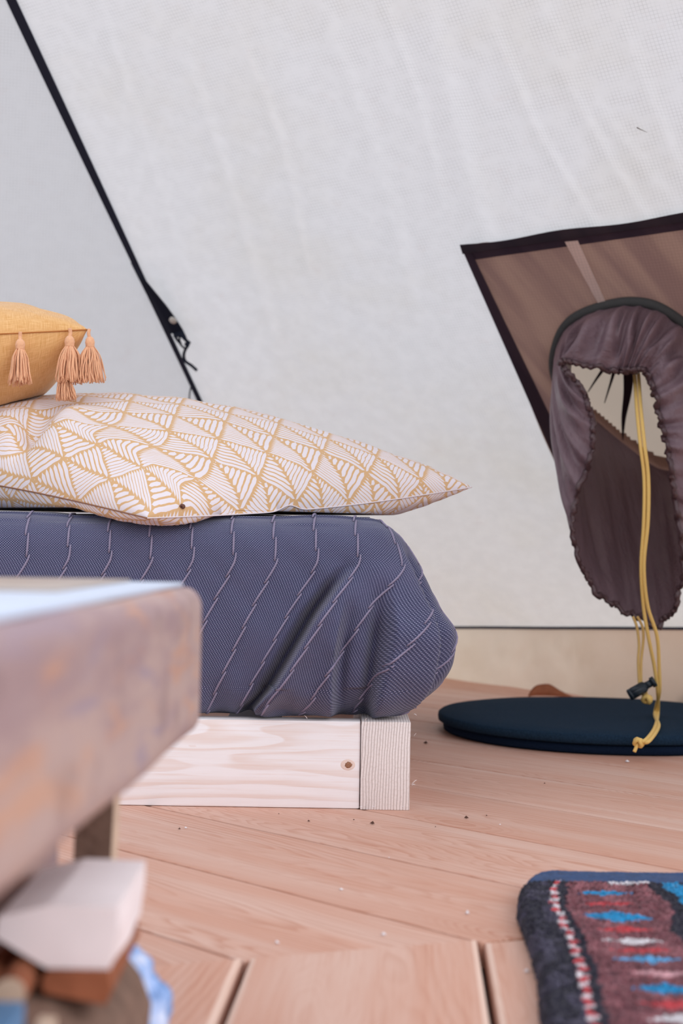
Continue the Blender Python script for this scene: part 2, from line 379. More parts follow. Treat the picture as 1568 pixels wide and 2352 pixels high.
# ------------------------------------------------------------------ large structure: ground, floor boards
gp = struct(mesh('ground', [(-9, -6, -0.13), (9, -6, -0.13), (9, 12, -0.13), (-9, 12, -0.13)], [(0, 1, 2, 3)], GROUND))
floor = empty_struct('floor')
M0 = at_z(555, 2208, 0); M1 = at_z(1110, 2163, 0); MD = (M1 - M0); MD.z = 0; MD.normalize(); MN = Vector((-MD.y, MD.x, 0))   # mitre joint
def clip(poly, p, n):
    out = []
    for i in range(len(poly)):
        a, b = poly[i], poly[(i + 1) % len(poly)]; da, db = (a - p).dot(n), (b - p).dot(n)
        if da >= 0: out.append(a)
        if da * db < 0: out.append(a + (b - a) * (da / (da - db)))
    return out
def board(direction, origin, v0, v1, u0, u1, clips, top, bev):
    d = direction; n = Vector((-d.y, d.x, 0))
    poly = [origin + d * u + n * v for u, v in ((u0, v0), (u1, v0), (u1, v1), (u0, v1))]
    for p, cn in clips: poly = clip(poly, p, cn)
    if len(poly) < 3: return
    cen = sum(poly, Vector()) / len(poly); mid = origin + n * ((v0 + v1) / 2); base = mid + d * ((cen - mid).dot(d)); base.z = 0
    ang = math.atan2(d.y, d.x); R = Matrix.Rotation(-ang, 3, 'Z')
    bm = bmesh.new(); vs = [bm.verts.new(R @ (p - base) + Vector((0, 0, -0.03))) for p in poly]
    f = bm.faces.new(vs); r = bmesh.ops.extrude_face_region(bm, geom=[f])
    for v in r['geom']:
        if isinstance(v, bmesh.types.BMVert): v.co.z = top
    bmesh.ops.recalc_face_normals(bm, faces=bm.faces[:])
    te = [e for e in bm.edges if all(abs(v.co.z - top) < 1e-6 for v in e.verts)]
    rb = bmesh.ops.bevel(bm, geom=te, offset=bev, segments=2, affect='EDGES', profile=0.6)
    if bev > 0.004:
        for f_ in rb['faces']: f_.material_index = 1  # bevel faces take the painted highlight
    me = bpy.data.meshes.new('floor_board'); bm.to_mesh(me); bm.free()
    o = link('floor_board', me, [FLOORWOOD, EDGELIGHT], floor, False); o.location = base; o.rotation_euler.z = ang
d1 = Vector((-0.716, 0.698, 0)); n1 = Vector((-d1.y, d1.x, 0))
o1 = Vector((0, 2.18, 0)); WB = 0.2475
for k in range(-14, 9):                         # far sector: boards run up to the left
    g = 0.0021
    board(d1, o1, k * WB + g, (k + 1) * WB - g, -3.4, 4.2, [(M0 + MN * 0.0015, MN)], 0.0, 0.003)
A0 = at_z(1107, 2183, 0); B0 = at_z(561, 2218, 0); d2 = Vector((0.049, 0.9988, 0)); n2 = Vector((-d2.y, d2.x, 0))
wA = (B0 - A0).dot(n2)
for k in range(-5, 8):                          # near sector: wider gaps, eased edges, standing slightly proud
    top = 0.005 if k in (0, 1, 2, 3) else 0.0005
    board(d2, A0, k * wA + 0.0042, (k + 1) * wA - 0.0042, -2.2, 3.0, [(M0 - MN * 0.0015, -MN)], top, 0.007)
struct(bev_box('underfloor_sheet', (9, 7, 0.02), plain('joist_shadow_wood', lin(58, 48, 50), 0.9), 0, None, (0, 2.2, -0.045)))  # dark sheet under the boards, shade of the gaps put into its colour

# ------------------------------------------------------------------ tent walls
PN = Vector((1.698, 2.83, 3.348)).normalized(); P0 = Vector((-0.12, 5.0, 0.17))
def on_wall(px, py, off=0.0):
    d = ray(px, py); Q = P0 - PN * off
    return CAM + d * ((Q - CAM).dot(PN) / d.dot(PN))
E1 = Vector((1, -0.6, 0)).normalized(); E2 = PN.cross(E1); E2 = E2 if E2.z > 0 else -E2
def wuv(p): q = p - P0; return (q.dot(E1), q.dot(E2))
def from_uv(a, b, off=0.0): return P0 + E1 * a + E2 * b - PN * off
sA, sB = on_wall(464, 927), on_wall(29, 0); sdir = (sB - sA).normalized()
h1, h2 = on_wall(1035, 1441), on_wall(1568, 1443); hdir = (h2 - h1).normalized()
def isect2(p, d, q, e):
    a, b, c, dd = wuv(p), wuv(p + d), wuv(q), wuv(q + e)
    r = (b[0] - a[0], b[1] - a[1]); s = (dd[0] - c[0], dd[1] - c[1]); den = r[0] * s[1] - r[1] * s[0]
    t = ((c[0] - a[0]) * s[1] - (c[1] - a[1]) * s[0]) / den; return p + d * t
SEAM_B = isect2(sA, sdir, h1, hdir); APEX = sA + sdir * ((3.0 - sA.z) / sdir.z); RIGHT_B = SEAM_B + hdir * 3.6
# soft pull lines in the canvas, as real relief
def pl(*pts): return [wuv(on_wall(*p)) for p in pts]
CREASES = [(pl((985, 60), (1045, 300), (1110, 560)), 0.0050, 0.030), (pl((1150, 120), (1225, 300), (1350, 500)), 0.0042, 0.016), (pl((1290, 180), (1390, 360), (1475, 495)), 0.0042, 0.018),
           (pl((430, 160), (520, 420), (620, 760)), 0.0030, 0.022), (pl((560, 120), (640, 330), (700, 600)), 0.0026, 0.016), (pl((740, 40), (860, 360), (930, 640)), 0.0030, 0.024), (pl((1230, 0), (1330, 200), (1500, 420)), 0.0026, 0.020),
           (pl((240, 60), (330, 330), (420, 620)), 0.0028, 0.018), (pl((880, 20), (950, 210), (1000, 420)), 0.003, 0.014), (pl((1440, 100), (1500, 260), (1568, 420)), 0.003, 0.016)]
def relief(a, b):
    h = 0.010 * nz(a * 1.3, b * 0.8, 1) + 0.0035 * nz(a * 5 + b * 1.6, b * 0.9, 4)
    for P, amp, wd in CREASES:
        if b < P[-1][1] - 0.15 or b > P[0][1] + 0.15: continue
        for (a0, b0), (a1, b1) in zip(P, P[1:]):
            if b1 <= b <= b0 or (b > P[0][1] and (a0, b0) == P[0]) or (b < P[-1][1] and (a1, b1) == P[-1]):
                t = (b - b0) / (b1 - b0); c = a0 + (a1 - a0) * t; d = (a - c) / wd
                fade = sst(P[-1][1] - 0.15, P[-1][1] + 0.05, b) * (1 - sst(P[0][1] - 0.05, P[0][1] + 0.15, b))
                h += 1.3 * amp * fade * (math.exp(-d * d) - 0.5 * math.exp(-((d - 1.6) ** 2))); break
    return h
WIN = [(1088, 585), (1568, 512), (1730, 492), (1810, 1000), (1810, 1250), (1346, 1160)]   # outline of the brown inset
WINUV = [wuv(on_wall(*p)) for p in WIN]
def inside(q, poly):
    r = False; n = len(poly)
    for i in range(n):
        (x0, y0), (x1, y1) = poly[i], poly[(i + 1) % n]
        if (y0 > q[1]) != (y1 > q[1]) and q[0] < (x1 - x0) * (q[1] - y0) / (y1 - y0) + x0: r = not r
    return r
def panel(name, bl, br, m, nu, nv, hole=None, crease=False):
    V = []; UV = []; e1 = (br - bl).normalized(); nn = e1.cross(APEX - bl).normalized()
    if nn.y < 0: nn = -nn
    e2 = nn.cross(e1); e2 = e2 if e2.z > 0 else -e2
    for i in range(nu):
        for j in range(nv):
            v = (j / (nv - 1)) * 0.985; p = (bl + (br - bl) * (i / (nu - 1))).lerp(APEX, v)
            q = p - bl; a, b = q.dot(e1), q.dot(e2)
            edge = min(1.0, 6 * min(i, nu - 1 - i) / (nu - 1))
            r = relief(*wuv(p)) if crease else 0.012 * nz(a * 1.6, b, 8) + 0.003 * nz(a * 7 + b * 2, b, 2)
            V.append(p + nn * (r * edge)); UV.append((a, b))
    fs = gridf(nu, nv)
    if hole:
        fs = [f for f in fs if not inside(wuv(sum((V[i] for i in f), Vector()) / 4), hole)]
    return mesh(name, V, fs, m, None, True, UV)
wall_back = struct(panel('wall_back', SEAM_B, RIGHT_B, CANVAS, 330, 210, WINUV, True))
LEFT_B = SEAM_B + Vector((-0.97, -0.24, 0)) * 2.15
wall_left = struct(panel('wall_left', LEFT_B, SEAM_B, CANVAS_L, 90, 90))
LEFT_B2 = LEFT_B + Vector((-0.52, -0.855, 0)) * 2.15
RIGHT_B2 = RIGHT_B + Vector((0.24, -0.97, 0)) * 2.15
struct(panel('wall_left_side', LEFT_B2, LEFT_B, CANVAS_L, 40, 40)); struct(panel('wall_right', RIGHT_B, RIGHT_B2, CANVAS, 40, 40))

def strip(name, P, wfun, nrm, m, parent, th=0.003):
    """flat webbing along P"""
    V = []; L = len(P)
    for i, p in enumerate(P):
        t = (P[min(L - 1, i + 1)] - P[max(0, i - 1)]).normalized(); s = t.cross(nrm).normalized(); w_ = wfun(i / (L - 1)) / 2
        V += [p - s * w_, p - s * w_ - nrm * th, p + s * w_ - nrm * th, p + s * w_]
    fs = [(i * 4 + k, i * 4 + (k + 1) % 4, (i + 1) * 4 + (k + 1) % 4, (i + 1) * 4 + k) for i in range(L - 1) for k in range(4)] + [(0, 1, 2, 3), tuple(L * 4 - 4 + k for k in (3, 2, 1, 0))]
    return mesh(name, V, fs, m, parent, False)
# dark binding down the corner seam
NB = 60
SP = [SEAM_B.lerp(APEX, i / NB * 0.98) + Vector((0, -0.006, -0.004)) for i in range(NB + 1)]
def seam_w(t):
    return 0.0145 + 0.011 * sst(0.28, 0.55, t)
strip('seam_binding', SP, seam_w, (PN + Vector((0, 0.4, 0))).normalized(), WEB, wall_back, 0.004)
# hem line and hanging skirt
HP = [SEAM_B + hdir * (i / 60 * 3.6) + Vector((0, -0.012, 0.001 * nz(i * 0.3))) for i in range(61)]
strip('hem_binding', HP, lambda t: 0.0085, Vector((-E1.y, E1.x, 0)), WEB, wall_back, 0.003)
fl = [at_z(x, y, 0.0) for x, y in ((860, 1532), (960, 1545), (1010, 1555), (1100, 1569), (1170, 1577), (1230, 1586), (1300, 1592), (1350, 1601), (1450, 1614), (1568, 1628), (1800, 1662))]
def skirt(name, tops, bots, parent, m):
    n = len(tops); nv = 14; V = []; UV = []
    for i in range(n):
        for j in range(nv):
            t = j / (nv - 1); p = tops[i].lerp(bots[i], t)
            k = 0.012 * nz(i * 0.09, t * 2, 5) * math.sin(t * math.pi) + 0.010 * math.sin(t * math.pi) * nz(i * 0.25, t * 4, 8)
            V.append(p + Vector((0.35, 0.9, 0)) * k ); UV.append((i * 0.02, 0.25 * (1 - t)))
    return mesh(name, V, gridf(n, nv), m, parent, True, UV)
fb = [fl[0] + (fl[0] - fl[1]) * 3] + fl + [fl[-1] + (fl[-1] - fl[-2]) * 1.6]
fb = crom(fb, 10)
fb = [p + Vector((0, 0, 0.003 - 0.006)) for i, p in enumerate(fb)]
nf = len(fb)
ht = [SEAM_B + hdir * (i / (nf - 1) * 3.6) for i in range(nf)]
# pair each floor point with the hem point straight above it
def hem_at_x(x): return SEAM_B + hdir * ((x - SEAM_B.x) / hdir.x)
ht = [hem_at_x(p.x) + Vector((0, -0.004, 0)) for p in fb]
skirt('skirt', ht, fb, wall_back, SKIRT)
for tb, ta, par in ((LEFT_B, SEAM_B, wall_left),):
    nn_ = 40; tt = [tb.lerp(ta, i / (nn_ - 1)) for i in range(nn_)]
    skirt('skirt', tt, [Vector((p.x, p.y - 0.02, -0.003)) for p in tt], par, SKIRT)

# tab with eyelet and loose ties beside the seam
tab_px = [(300, 604), (322, 632), (350, 666), (378, 700), (403, 734), (418, 758), (427, 776), (424, 784), (412, 772), (404, 778), (396, 766), (385, 768), (360, 722), (332, 668)]
fr = [on_wall(x, y, 0.030 + 0.012 * math.sin(i)) for i, (x, y) in enumerate(tab_px)]; bk = [p + PN * 0.004 for p in fr]; n = len(fr)
tabo = mesh('tie_tab', fr + bk, [tuple(range(n)), tuple(range(2 * n - 1, n - 1, -1))] + [(i, i + n, (i + 1) % n + n, (i + 1) % n) for i in range(n)], TAB, wall_back, False)
ec = on_wall(397, 736, 0.050); mb = MB()
mb.tube([ec - PN * 0.002, ec + PN * 0.002], 0.011, 20); mb.build('eyelet', EYELET, tabo)
mb = MB()
for seq, r in ((((400, 770), (408, 782), (416, 790)), 0.004), (((424, 775), (430, 786), (432, 792), (426, 802), (422, 815), (425, 829), (440, 840), (452, 851)), 0.0045), (((412, 772), (414, 790), (424, 800)), 0.003), (((427, 786), (434, 792)), 0.009), (((440, 884), (436, 900), (434, 924)), 0.0022)):
    mb.tube(crom([on_wall(x, y, 0.03) for x, y in seq], 6), r, 8)
mb.build('tie_cord', TAB, wall_back)

# brown inset with seam tapes  (window_1)
def patch(name, corners, m, parent, off, nu=50, nv=50, rel=0.0, hole=None, edge_fn=None):
    """bilinear patch between four wall-plane pixels TL, TR, BR, BL"""
    q = [wuv(on_wall(*c)) for c in corners]; V = []; UV = []
    for i in range(nu):
        for j in range(nv):
            s, t = i / (nu - 1), j / (nv - 1)
            a = (q[0][0] * (1 - s) + q[1][0] * s) * (1 - t) + (q[3][0] * (1 - s) + q[2][0] * s) * t
            b = (q[0][1] * (1 - s) + q[1][1] * s) * (1 - t) + (q[3][1] * (1 - s) + q[2][1] * s) * t
            if edge_fn: b += edge_fn(s) * (1 - t)
            V.append(from_uv(a, b, off + rel * (nz(a * 14 + b * 6, b * 1.5, 2)) - (relief(a, b) if rel else 0))); UV.append((a, b))
    fs = gridf(nu, nv)
    if hole: fs = [f for f in fs if not inside(wuv(sum((V[i] for i in f), Vector()) / 4), hole)]
    return mesh(name, V, fs, m, parent, True, UV)
win = empty_struct('window_1')
RING_PX = [(1450, 692), (1520, 708), (1590, 765), (1640, 860), (1645, 980), (1600, 1050), (1525, 1072), (1440, 1016), (1362, 952), (1298, 905), (1273, 845), (1283, 780), (1312, 735), (1372, 706)]
RING_UV = [wuv(on_wall(*p)) for p in RING_PX]
cu = (sum(p[0] for p in RING_UV) / len(RING_UV), sum(p[1] for p in RING_UV) / len(RING_UV))
RING_IN = [(cu[0] + (a - cu[0]) * 0.88, cu[1] + (b - cu[1]) * 0.88) for a, b in RING_UV]
sag = lambda s: 0.0035 * math.sin(s * 15 + 2.5)
pan = patch('mesh_panel', [(1066, 565), (1760, 468), (1850, 1285), (1318, 1160)], PANEL, win, 0.004, 90, 90, 0.005, RING_IN, sag)
patch('top_tape', [(1060, 556), (1760, 456), (1762, 474), (1066, 576)], BANDTOP, win, 0.014, 60, 3, 0, None, sag)
patch('top_band', [(1067, 574), (1760, 472), (1764, 494), (1082, 592)], BAND, win, 0.011, 60, 4, 0, None, lambda s: sag(s) )
patch('left_band', [(1060, 556), (1090, 580), (1368, 1160), (1325, 1160)], BAND, win, 0.0125, 4, 60)
patch('right_band', [(1732, 462), (1762, 458), (1852, 1290), (1818, 1285)], BAND, win, 0.0125, 4, 60)
patch('bottom_band', [(1320, 1140), (1850, 1262), (1852, 1292), (1326, 1166)], BAND, win, 0.0115, 60, 4)
patch('fold_streak', [(1300, 548), (1330, 545), (1400, 700), (1382, 700)], brownpanel('pale_fold', lin(222, 196, 186), lin(230, 204, 194), 0.1), win, 0.013, 4, 12)  # paler strip laid along a fold of the panel
# canvas cover outside, seen through the sleeve's ring
V = [from_uv(*cu, -0.012)]; UVs = [cu]
rr = crom([Vector((a, b, 0)) for a, b in RING_UV], 5, True)
for k in (0.25, 0.5, 0.8, 1.04):
    for p in rr:
        a, b = cu[0] + (p.x - cu[0]) * k, cu[1] + (p.y - cu[1]) * k
        V.append(from_uv(a, b, -0.014 + 0.012 * nz(a * 16 + b * 5, b * 4, 6))); UVs.append((a, b))
n = len(rr); fs = [(0, 1 + i, 1 + (i + 1) % n) for i in range(n)]
for k in range(3): fs += [(1 + k * n + i, 1 + (k + 1) * n + i, 1 + (k + 1) * n + (i + 1) % n, 1 + k * n + (i + 1) % n) for i in range(n)]
cover = mesh('outer_cover', V, fs, BEIGE, win, True, UVs)
for seq, w0 in ((((1385, 848), (1368, 872), (1350, 900)), 0.007), (((1412, 846), (1402, 880), (1388, 925)), 0.008), (((1444, 842), (1441, 900), (1432, 960), (1430, 1010)), 0.028)):
    strip('cover_fold', crom([on_wall(x, y, 0.008) for x, y in seq], 6), lambda t, w0=w0: w0 * (1 - t) + 0.002, PN, BAND, cover, 0.002)

# ------------------------------------------------------------------ sleeve hanging from the ring
slv = thing('vent_sleeve', at(1440, 880, 3.6), 'dark brown shiny nylon sleeve hanging gathered from the brown tent panel', 'sleeve')
R3 = [from_uv(a, b, 0.012) for a, b in RING_UV]
MOUTH = [(1400, 853, 3.40), (1448, 850, 3.40), (1487, 858, 3.40), (1512, 945, 3.38), (1536, 1060, 3.38), (1558, 1200, 3.40), (1566, 1340, 3.44), (1520, 1428, 3.50), (1440, 1408, 3.50), (1352, 1335, 3.46), (1312, 1190, 3.42), (1362, 1020, 3.40), (1342, 905, 3.39), (1290, 832, 3.39)]
CTRL = [(1420, 752, 3.34), (1478, 756, 3.34), (1540, 790, 3.34), (1620, 930, 3.34), (1640, 1100, 3.36), (1622, 1250, 3.5), (1560, 1330, 3.66), (1500, 1330, 3.74), (1430, 1300, 3.74), (1330, 1200, 3.66), (1262, 1080, 3.44), (1262, 960, 3.38), (1280, 880, 3.37), (1296, 770, 3.36)]
NT_, NR_ = 24, 46
Rl = crom(R3, NT_, True); Ml = crom([at(*p) for p in MOUTH], NT_, True); Cl = crom([at(*p) for p in CTRL], NT_, True)
NTH = len(Rl)
def slv_pt(i, r):
    i %= NTH; th = i / NTH
    p = Rl[i] * (1 - r) ** 2 + Cl[i] * (2 * r * (1 - r)) + Ml[i] * r * r
    cen = at(1450, 1000, 3.6); outv = (p - cen); outv.x *= 1.2; outv.normalize()
    g = nz(math.cos(th * 6.283) * 5, math.sin(th * 6.283) * 5, r * 1.2) * 0.020 * math.sin(math.pi * min(1, r * 1.05)) ** 0.7
    g += nz(math.cos(th * 6.283) * 13, math.sin(th * 6.283) * 13, r * 1.5 + 7) * 0.010 * (0.25 + r)*min(1, r * 6)
    g += math.sin(th * 6.283 * 42 + 3 * nz(th * 20, 4)) * 0.0032 * r ** 5
    top = 1 if (th < 0.2 or th > 0.9) else 0.7
    g += top * 0.034 * nz(th * 52, r * 1.6, 12) * math.sin(math.pi * min(1, r * 1.1))
    return p + outv * g * 1.0 + Vector((0, -0.6, 0)) * g
V = []; UVs = []
for i in range(NTH):
    for j in range(NR_): V.append(slv_pt(i, j / (NR_ - 1))); UVs.append((abs(i / NTH - 0.5) * 3.0, j / (NR_ - 1) * 0.45))
sl = mesh('sleeve_cloth', V, gridf(NTH, NR_, cu=True), NYLON, slv, True, UVs)
mb = MB()
rim = [slv_pt(i, 1.0) + Vector((0.0022 * math.sin(i * 1.9), -0.003, 0.0022 * math.sin(i * 2.3 + 1))) for i in range(0, NTH + 1)]
mb.tube(rim, lambda t: 0.0062 + 0.0011 * math.sin(t * 620) + 0.0026 * nz(t * 70), 8, False); mb.build('gathered_rim', RIM, slv)
mb = MB(); pr = [Rl[i % NTH] + Vector((0, -0.010, 0.004)) for i in range(NTH - 5 * NT_, NTH + 5 * NT_, 3)]
mb.tube(pr, 0.0125, 10, False); mb.build('ring_piping', PIPING, slv)
# draw cords
def knot(c, r, m, parent, n=3, name='knot'):
    mb = MB()
    for k in range(n):
        ax = Vector((math.sin(k * 2.1), math.cos(k * 1.3), math.sin(k * 1.7 + 1))).normalized(); u = ax.orthogonal().normalized(); v = ax.cross(u)
        mb.tube([c + ax * (r * 0.35 * math.sin(k * 3)) + (u * math.cos(a) + v * math.sin(a)) * r * 0.75 for a in [i / 16 * 6.283 for i in range(17)]], r * 0.42, 8, False)
    return mb.build(name, m, parent)
DZ = 0.046
main = [at(1455, 838, 3.53), at(1458, 880, 3.46), at(1462, 940, 3.40), at(1470, 1020, 3.36), at(1479, 1100, 3.36), at(1478, 1200, 3.36), at(1472, 1300, 3.37), at(1477, 1390, 3.39), at(1488, 1460, 3.40), at(1502, 1530, 3.42), at(1510, 1590, 3.44), at_z(1510, 1640, DZ + 0.004), at_z(1503, 1672, DZ + 0.004), at(1484, 1698, 3.075), at(1468, 1706, 3.07)]
m2 = [p + Vector((0.0085 * (1 if i < 6 else math.cos(i * 0.9)), -0.004, 0.001)) for i, p in enumerate(main)]
m2[8] = at(1508, 1460, 3.40); m2[9] = at(1513, 1530, 3.42); m2[10] = at(1514, 1590, 3.44); m2[12] = at_z(1512, 1668, DZ + 0.004); m2[13] = at(1492, 1700, 3.075)
mb = MB(); mb.tube(crom(main, 10), 0.0042, 10); c1 = mb.build('drawcord', CORD, slv)
mb = MB(); mb.tube(crom(m2, 10), 0.0042, 10); mb.build('drawcord', CORD, slv)
kn = knot(at(1466, 1706, 3.07), 0.011, CORD, slv)
mb = MB(); mb.tube(crom([at(1464, 1708, 3.07), at(1460, 1718, 3.068), at(1456, 1727, 3.066)], 5), 0.0038, 8); mb.build('cord_end', CORD, slv)
lk = at(1474, 1581, 3.42)
for seq in (((1453, 1416), (1462, 1440), (1467, 1480), (1465, 1520), (1468, 1578)), ((1463, 1416), (1475, 1440), (1477, 1470), (1472, 1520), (1472, 1578)), ((1478, 1578), (1484, 1592), (1486, 1600)), ((1470, 1580), (1478, 1600), (1484, 1606))):
    mb = MB(); mb.tube(crom([at(x, y, 3.42) for x, y in seq], 8), 0.0032, 8); mb.build('drawcord', CORDD, slv)
knot(at(1485, 1606, 3.415), 0.012, CORD, slv)
ax = (at(1505, 1563, 3.42) - at(1444, 1597, 3.42)); L_ = ax.length; ax.normalize(); st = at(1444, 1597, 3.41)
mb = MB()
for a, b_, r in ((0, 0.60, 0.0125), (0.02, 0.10, 0.0135), (0.60, 0.64, 0.010), (0.64, 0.84, 0.0085), (0.84, 0.96, 0.0125)):
    mb.tube([st + ax * L_ * a, st + ax * L_ * b_], r, 16)
for k in range(6):
    s_ = ax.cross(Vector((0, 1, 0))); q = (Matrix.Rotation(k * 1.047, 3, ax) @ s_) * 0.012
    mb.tube([st + ax * L_ * 0.12 + q, st + ax * L_ * 0.55 + q], 0.0018, 6)
mb.build('cord_lock', BLACKP, slv)

# ------------------------------------------------------------------ bed frame
bed = thing('bed_frame', (-0.9, 3.2, 0), 'low bed frame of fresh pale pine planks under the slate-blue blanket', 'bed')
YF, XR, PH = 2.485, 0.122, 0.146
fb_ = bev_box('front_board', (2.1, 0.045, PH), PINE, 0.0025, bed, (0.0375 - 1.05, YF + 0.0225, PH / 2 + 0.0005), 0)
er = bev_box('side_rail', (0.0825, 1.5, PH + 0.001), ENDGRAIN, 0.0015, bed, (0.0375 + 0.0425, YF + 0.75 - 0.004, PH / 2 + 0.0005))
bev_box('back_board', (2.1, 0.045, PH), PINE, 0.0025, bed, (0.0375 - 1.05, YF + 1.47, PH / 2 + 0.0005))
bev_box('side_rail', (0.0825, 1.5, PH), ENDGRAIN, 0.0015, bed, (-2.1, YF + 0.75, PH / 2 + 0.0005))
for k in range(5): bev_box('slat', (0.09, 1.38, 0.02), PINE, 0.002, bed, (-1.75 + k * 0.4, YF + 0.75, PH - 0.02))
# knot and splinters
kc = at(800, 1757, YF - 0.0005); bm = bmesh.new(); bmesh.ops.create_icosphere(bm, subdivisions=3, radius=1)
for v in bm.verts:
    v.co *= 1 + 0.35 * nz(v.co.x * 2.2, v.co.y * 2, v.co.z * 2.2); v.co = Vector((v.co.x * 0.0058, v.co.y * 0.0012, v.co.z * 0.0050)) + kc
me = bpy.data.meshes.new('knot'); bm.to_mesh(me); bm.free(); link('knot', me, plain('wood_knot', lin(150, 108, 84), 0.7, 0.2, 500, 0.6, 0.6), bed)
bm = bmesh.new(); bmesh.ops.create_icosphere(bm, subdivisions=3, radius=1)
for v in bm.verts: v.co = Vector((v.co.x * 0.0125, v.co.y * 0.0006, v.co.z * 0.0095)) + kc + Vector((-0.001, 0.0006, 0))
me = bpy.data.meshes.new('knot_ring'); bm.to_mesh(me); bm.free(); link('knot_ring', me, plain('pine_knot_halo', lin(228, 206, 196), 0.6, 0.2, 300, 0.06), bed)
mb = MB()
for x, y, dx, dy, r in ((947, 1800, 10, -9, 0.0012), (946, 1803, 8, 0, 0.0009), (951, 1640, 6, 4, 0.0007), (951, 1690, 5, -6, 0.0006), (838, 1853, -16, 2, 0.0009), (850, 1851, 12, 5, 0.0009), (920, 1852, 8, 3, 0.0007), (838, 1655, 5, -6, 0.0007), (705, 1650, -7, -7, 0.0006)):
    p = at(x, y, YF - 0.002); q = at(x + dx, y + dy, YF - 0.006); mb.tube([p, p.lerp(q, 0.5) + Vector((0, 0, 0.001)), q], lambda t, r=r: r * (1.1 - t), 5)
for v in mb.v: v.z = max(v.z, 0.001)
mb.build('splinters', PINE, bed)['kind'] = 'stuff'

# ------------------------------------------------------------------ blanket over the mattress
YB, XB, RB = 2.492, 0.138, 0.085
S1 = XB - RB; ARC = RB * math.pi / 2
def path(p):
    if p < S1: return Vector((p, YB, 0)), Vector((0, -1, 0))
    a = (p - S1) / RB
    if a < math.pi / 2: return Vector((S1 + RB * math.sin(a), YB + RB - RB * math.cos(a), 0)), Vector((math.sin(a), -math.cos(a), 0))
    return Vector((XB, YB + RB + (p - S1 - ARC), 0)), Vector((1, 0, 0))
FP = [(-0.55, 0.490), (-0.10, 0.490), (-0.045, 0.484), (-0.016, 0.470), (0.002, 0.445), (0.010, 0.41), (0.016, 0.35), (0.018, 0.29), (0.014, 0.24), (0.008, 0.205), (-0.004, 0.178), (-0.024, 0.160), (-0.055, 0.1495)]
RP = [(-0.55, 0.490), (-0.115, 0.489), (-0.070, 0.480), (-0.035, 0.460), (-0.008, 0.425), (0.010, 0.39), (0.032, 0.335), (0.056, 0.295), (0.056, 0.255), (0.044, 0.215), (0.024, 0.190), (-0.006, 0.170), (-0.045, 0.152)]
def prof(P):
    pts = crom([Vector((o, z, 0)) for o, z in P], 16); L = [0]
    for a, b in zip(pts, pts[1:]): L.append(L[-1] + (b - a).length)
    return pts, L
PF, LF = prof(FP); PR, LR = prof(RP); LT = LF[-1]
def pidx(P, L, f):
    d = f * L[-1]; lo = np.searchsorted(L, d); lo = min(max(1, lo), len(L) - 1); t = (d - L[lo - 1]) / max(1e-9, L[lo] - L[lo - 1]); return P[lo - 1].lerp(P[lo], t)
FOLDS = [  # (x, z) down the fold, height, sharp side, soft side
    ([(0.028, 0.405), (0.020, 0.40), (-0.003, 0.371), (-0.032, 0.327), (-0.061, 0.276), (-0.094, 0.218), (-0.112, 0.189), (-0.140, 0.165)], 0.050, 0.004, 0.060),
    ([(0.084, 0.37), (0.079, 0.356), (0.077, 0.298), (0.070, 0.233), (0.061, 0.160)], 0.032, 0.004, 0.045),
    ([(0.006, 0.35), (0.003, 0.334), (-0.008, 0.269), (-0.013, 0.215), (-0.012, 0.157)], 0.026, 0.022, 0.006),
    ([(-0.075, 0.215), (-0.10, 0.185), (-0.125, 0.157)], 0.014, 0.005, 0.025)]
def fold_h(p, z):
    h = 0
    for P, amp, ws, wl in FOLDS:
        zt, zb = P[0][1], P[-1][1]
        if z > zt + 0.02: continue
        zz = min(zt, max(zb, z))
        for (x0, z0), (x1, z1) in zip(P, P[1:]):
            if z1 <= zz <= z0: xf = x0 + (x1 - x0) * (z0 - zz) / max(1e-9, z0 - z1); break
        d = p - xf; fade = sst(zt + 0.02, zt - 0.09, z)
        g = math.exp(-d / wl) if d > 0 else math.exp(d / ws)
        if ws < wl: g -= 1.0 * math.exp(-((d + 0.016) / 0.011) ** 2)
        else: g -= 0.6 * math.exp(-((d - 0.014) / 0.010) ** 2)
        h += amp * g * fade
    # corner flap overlapping the end
    pd = S1 + RB * 0.72 + 0.010 * sst(0.43, 0.3, z); d = p - pd
    f = sst(0.45, 0.38, z)
    h += f * (0.022 * (math.exp(d / 0.035) if d < 0 else math.exp(-d / 0.004)) - 0.024 * math.exp(-((d - 0.020) / 0.016) ** 2))
    return h
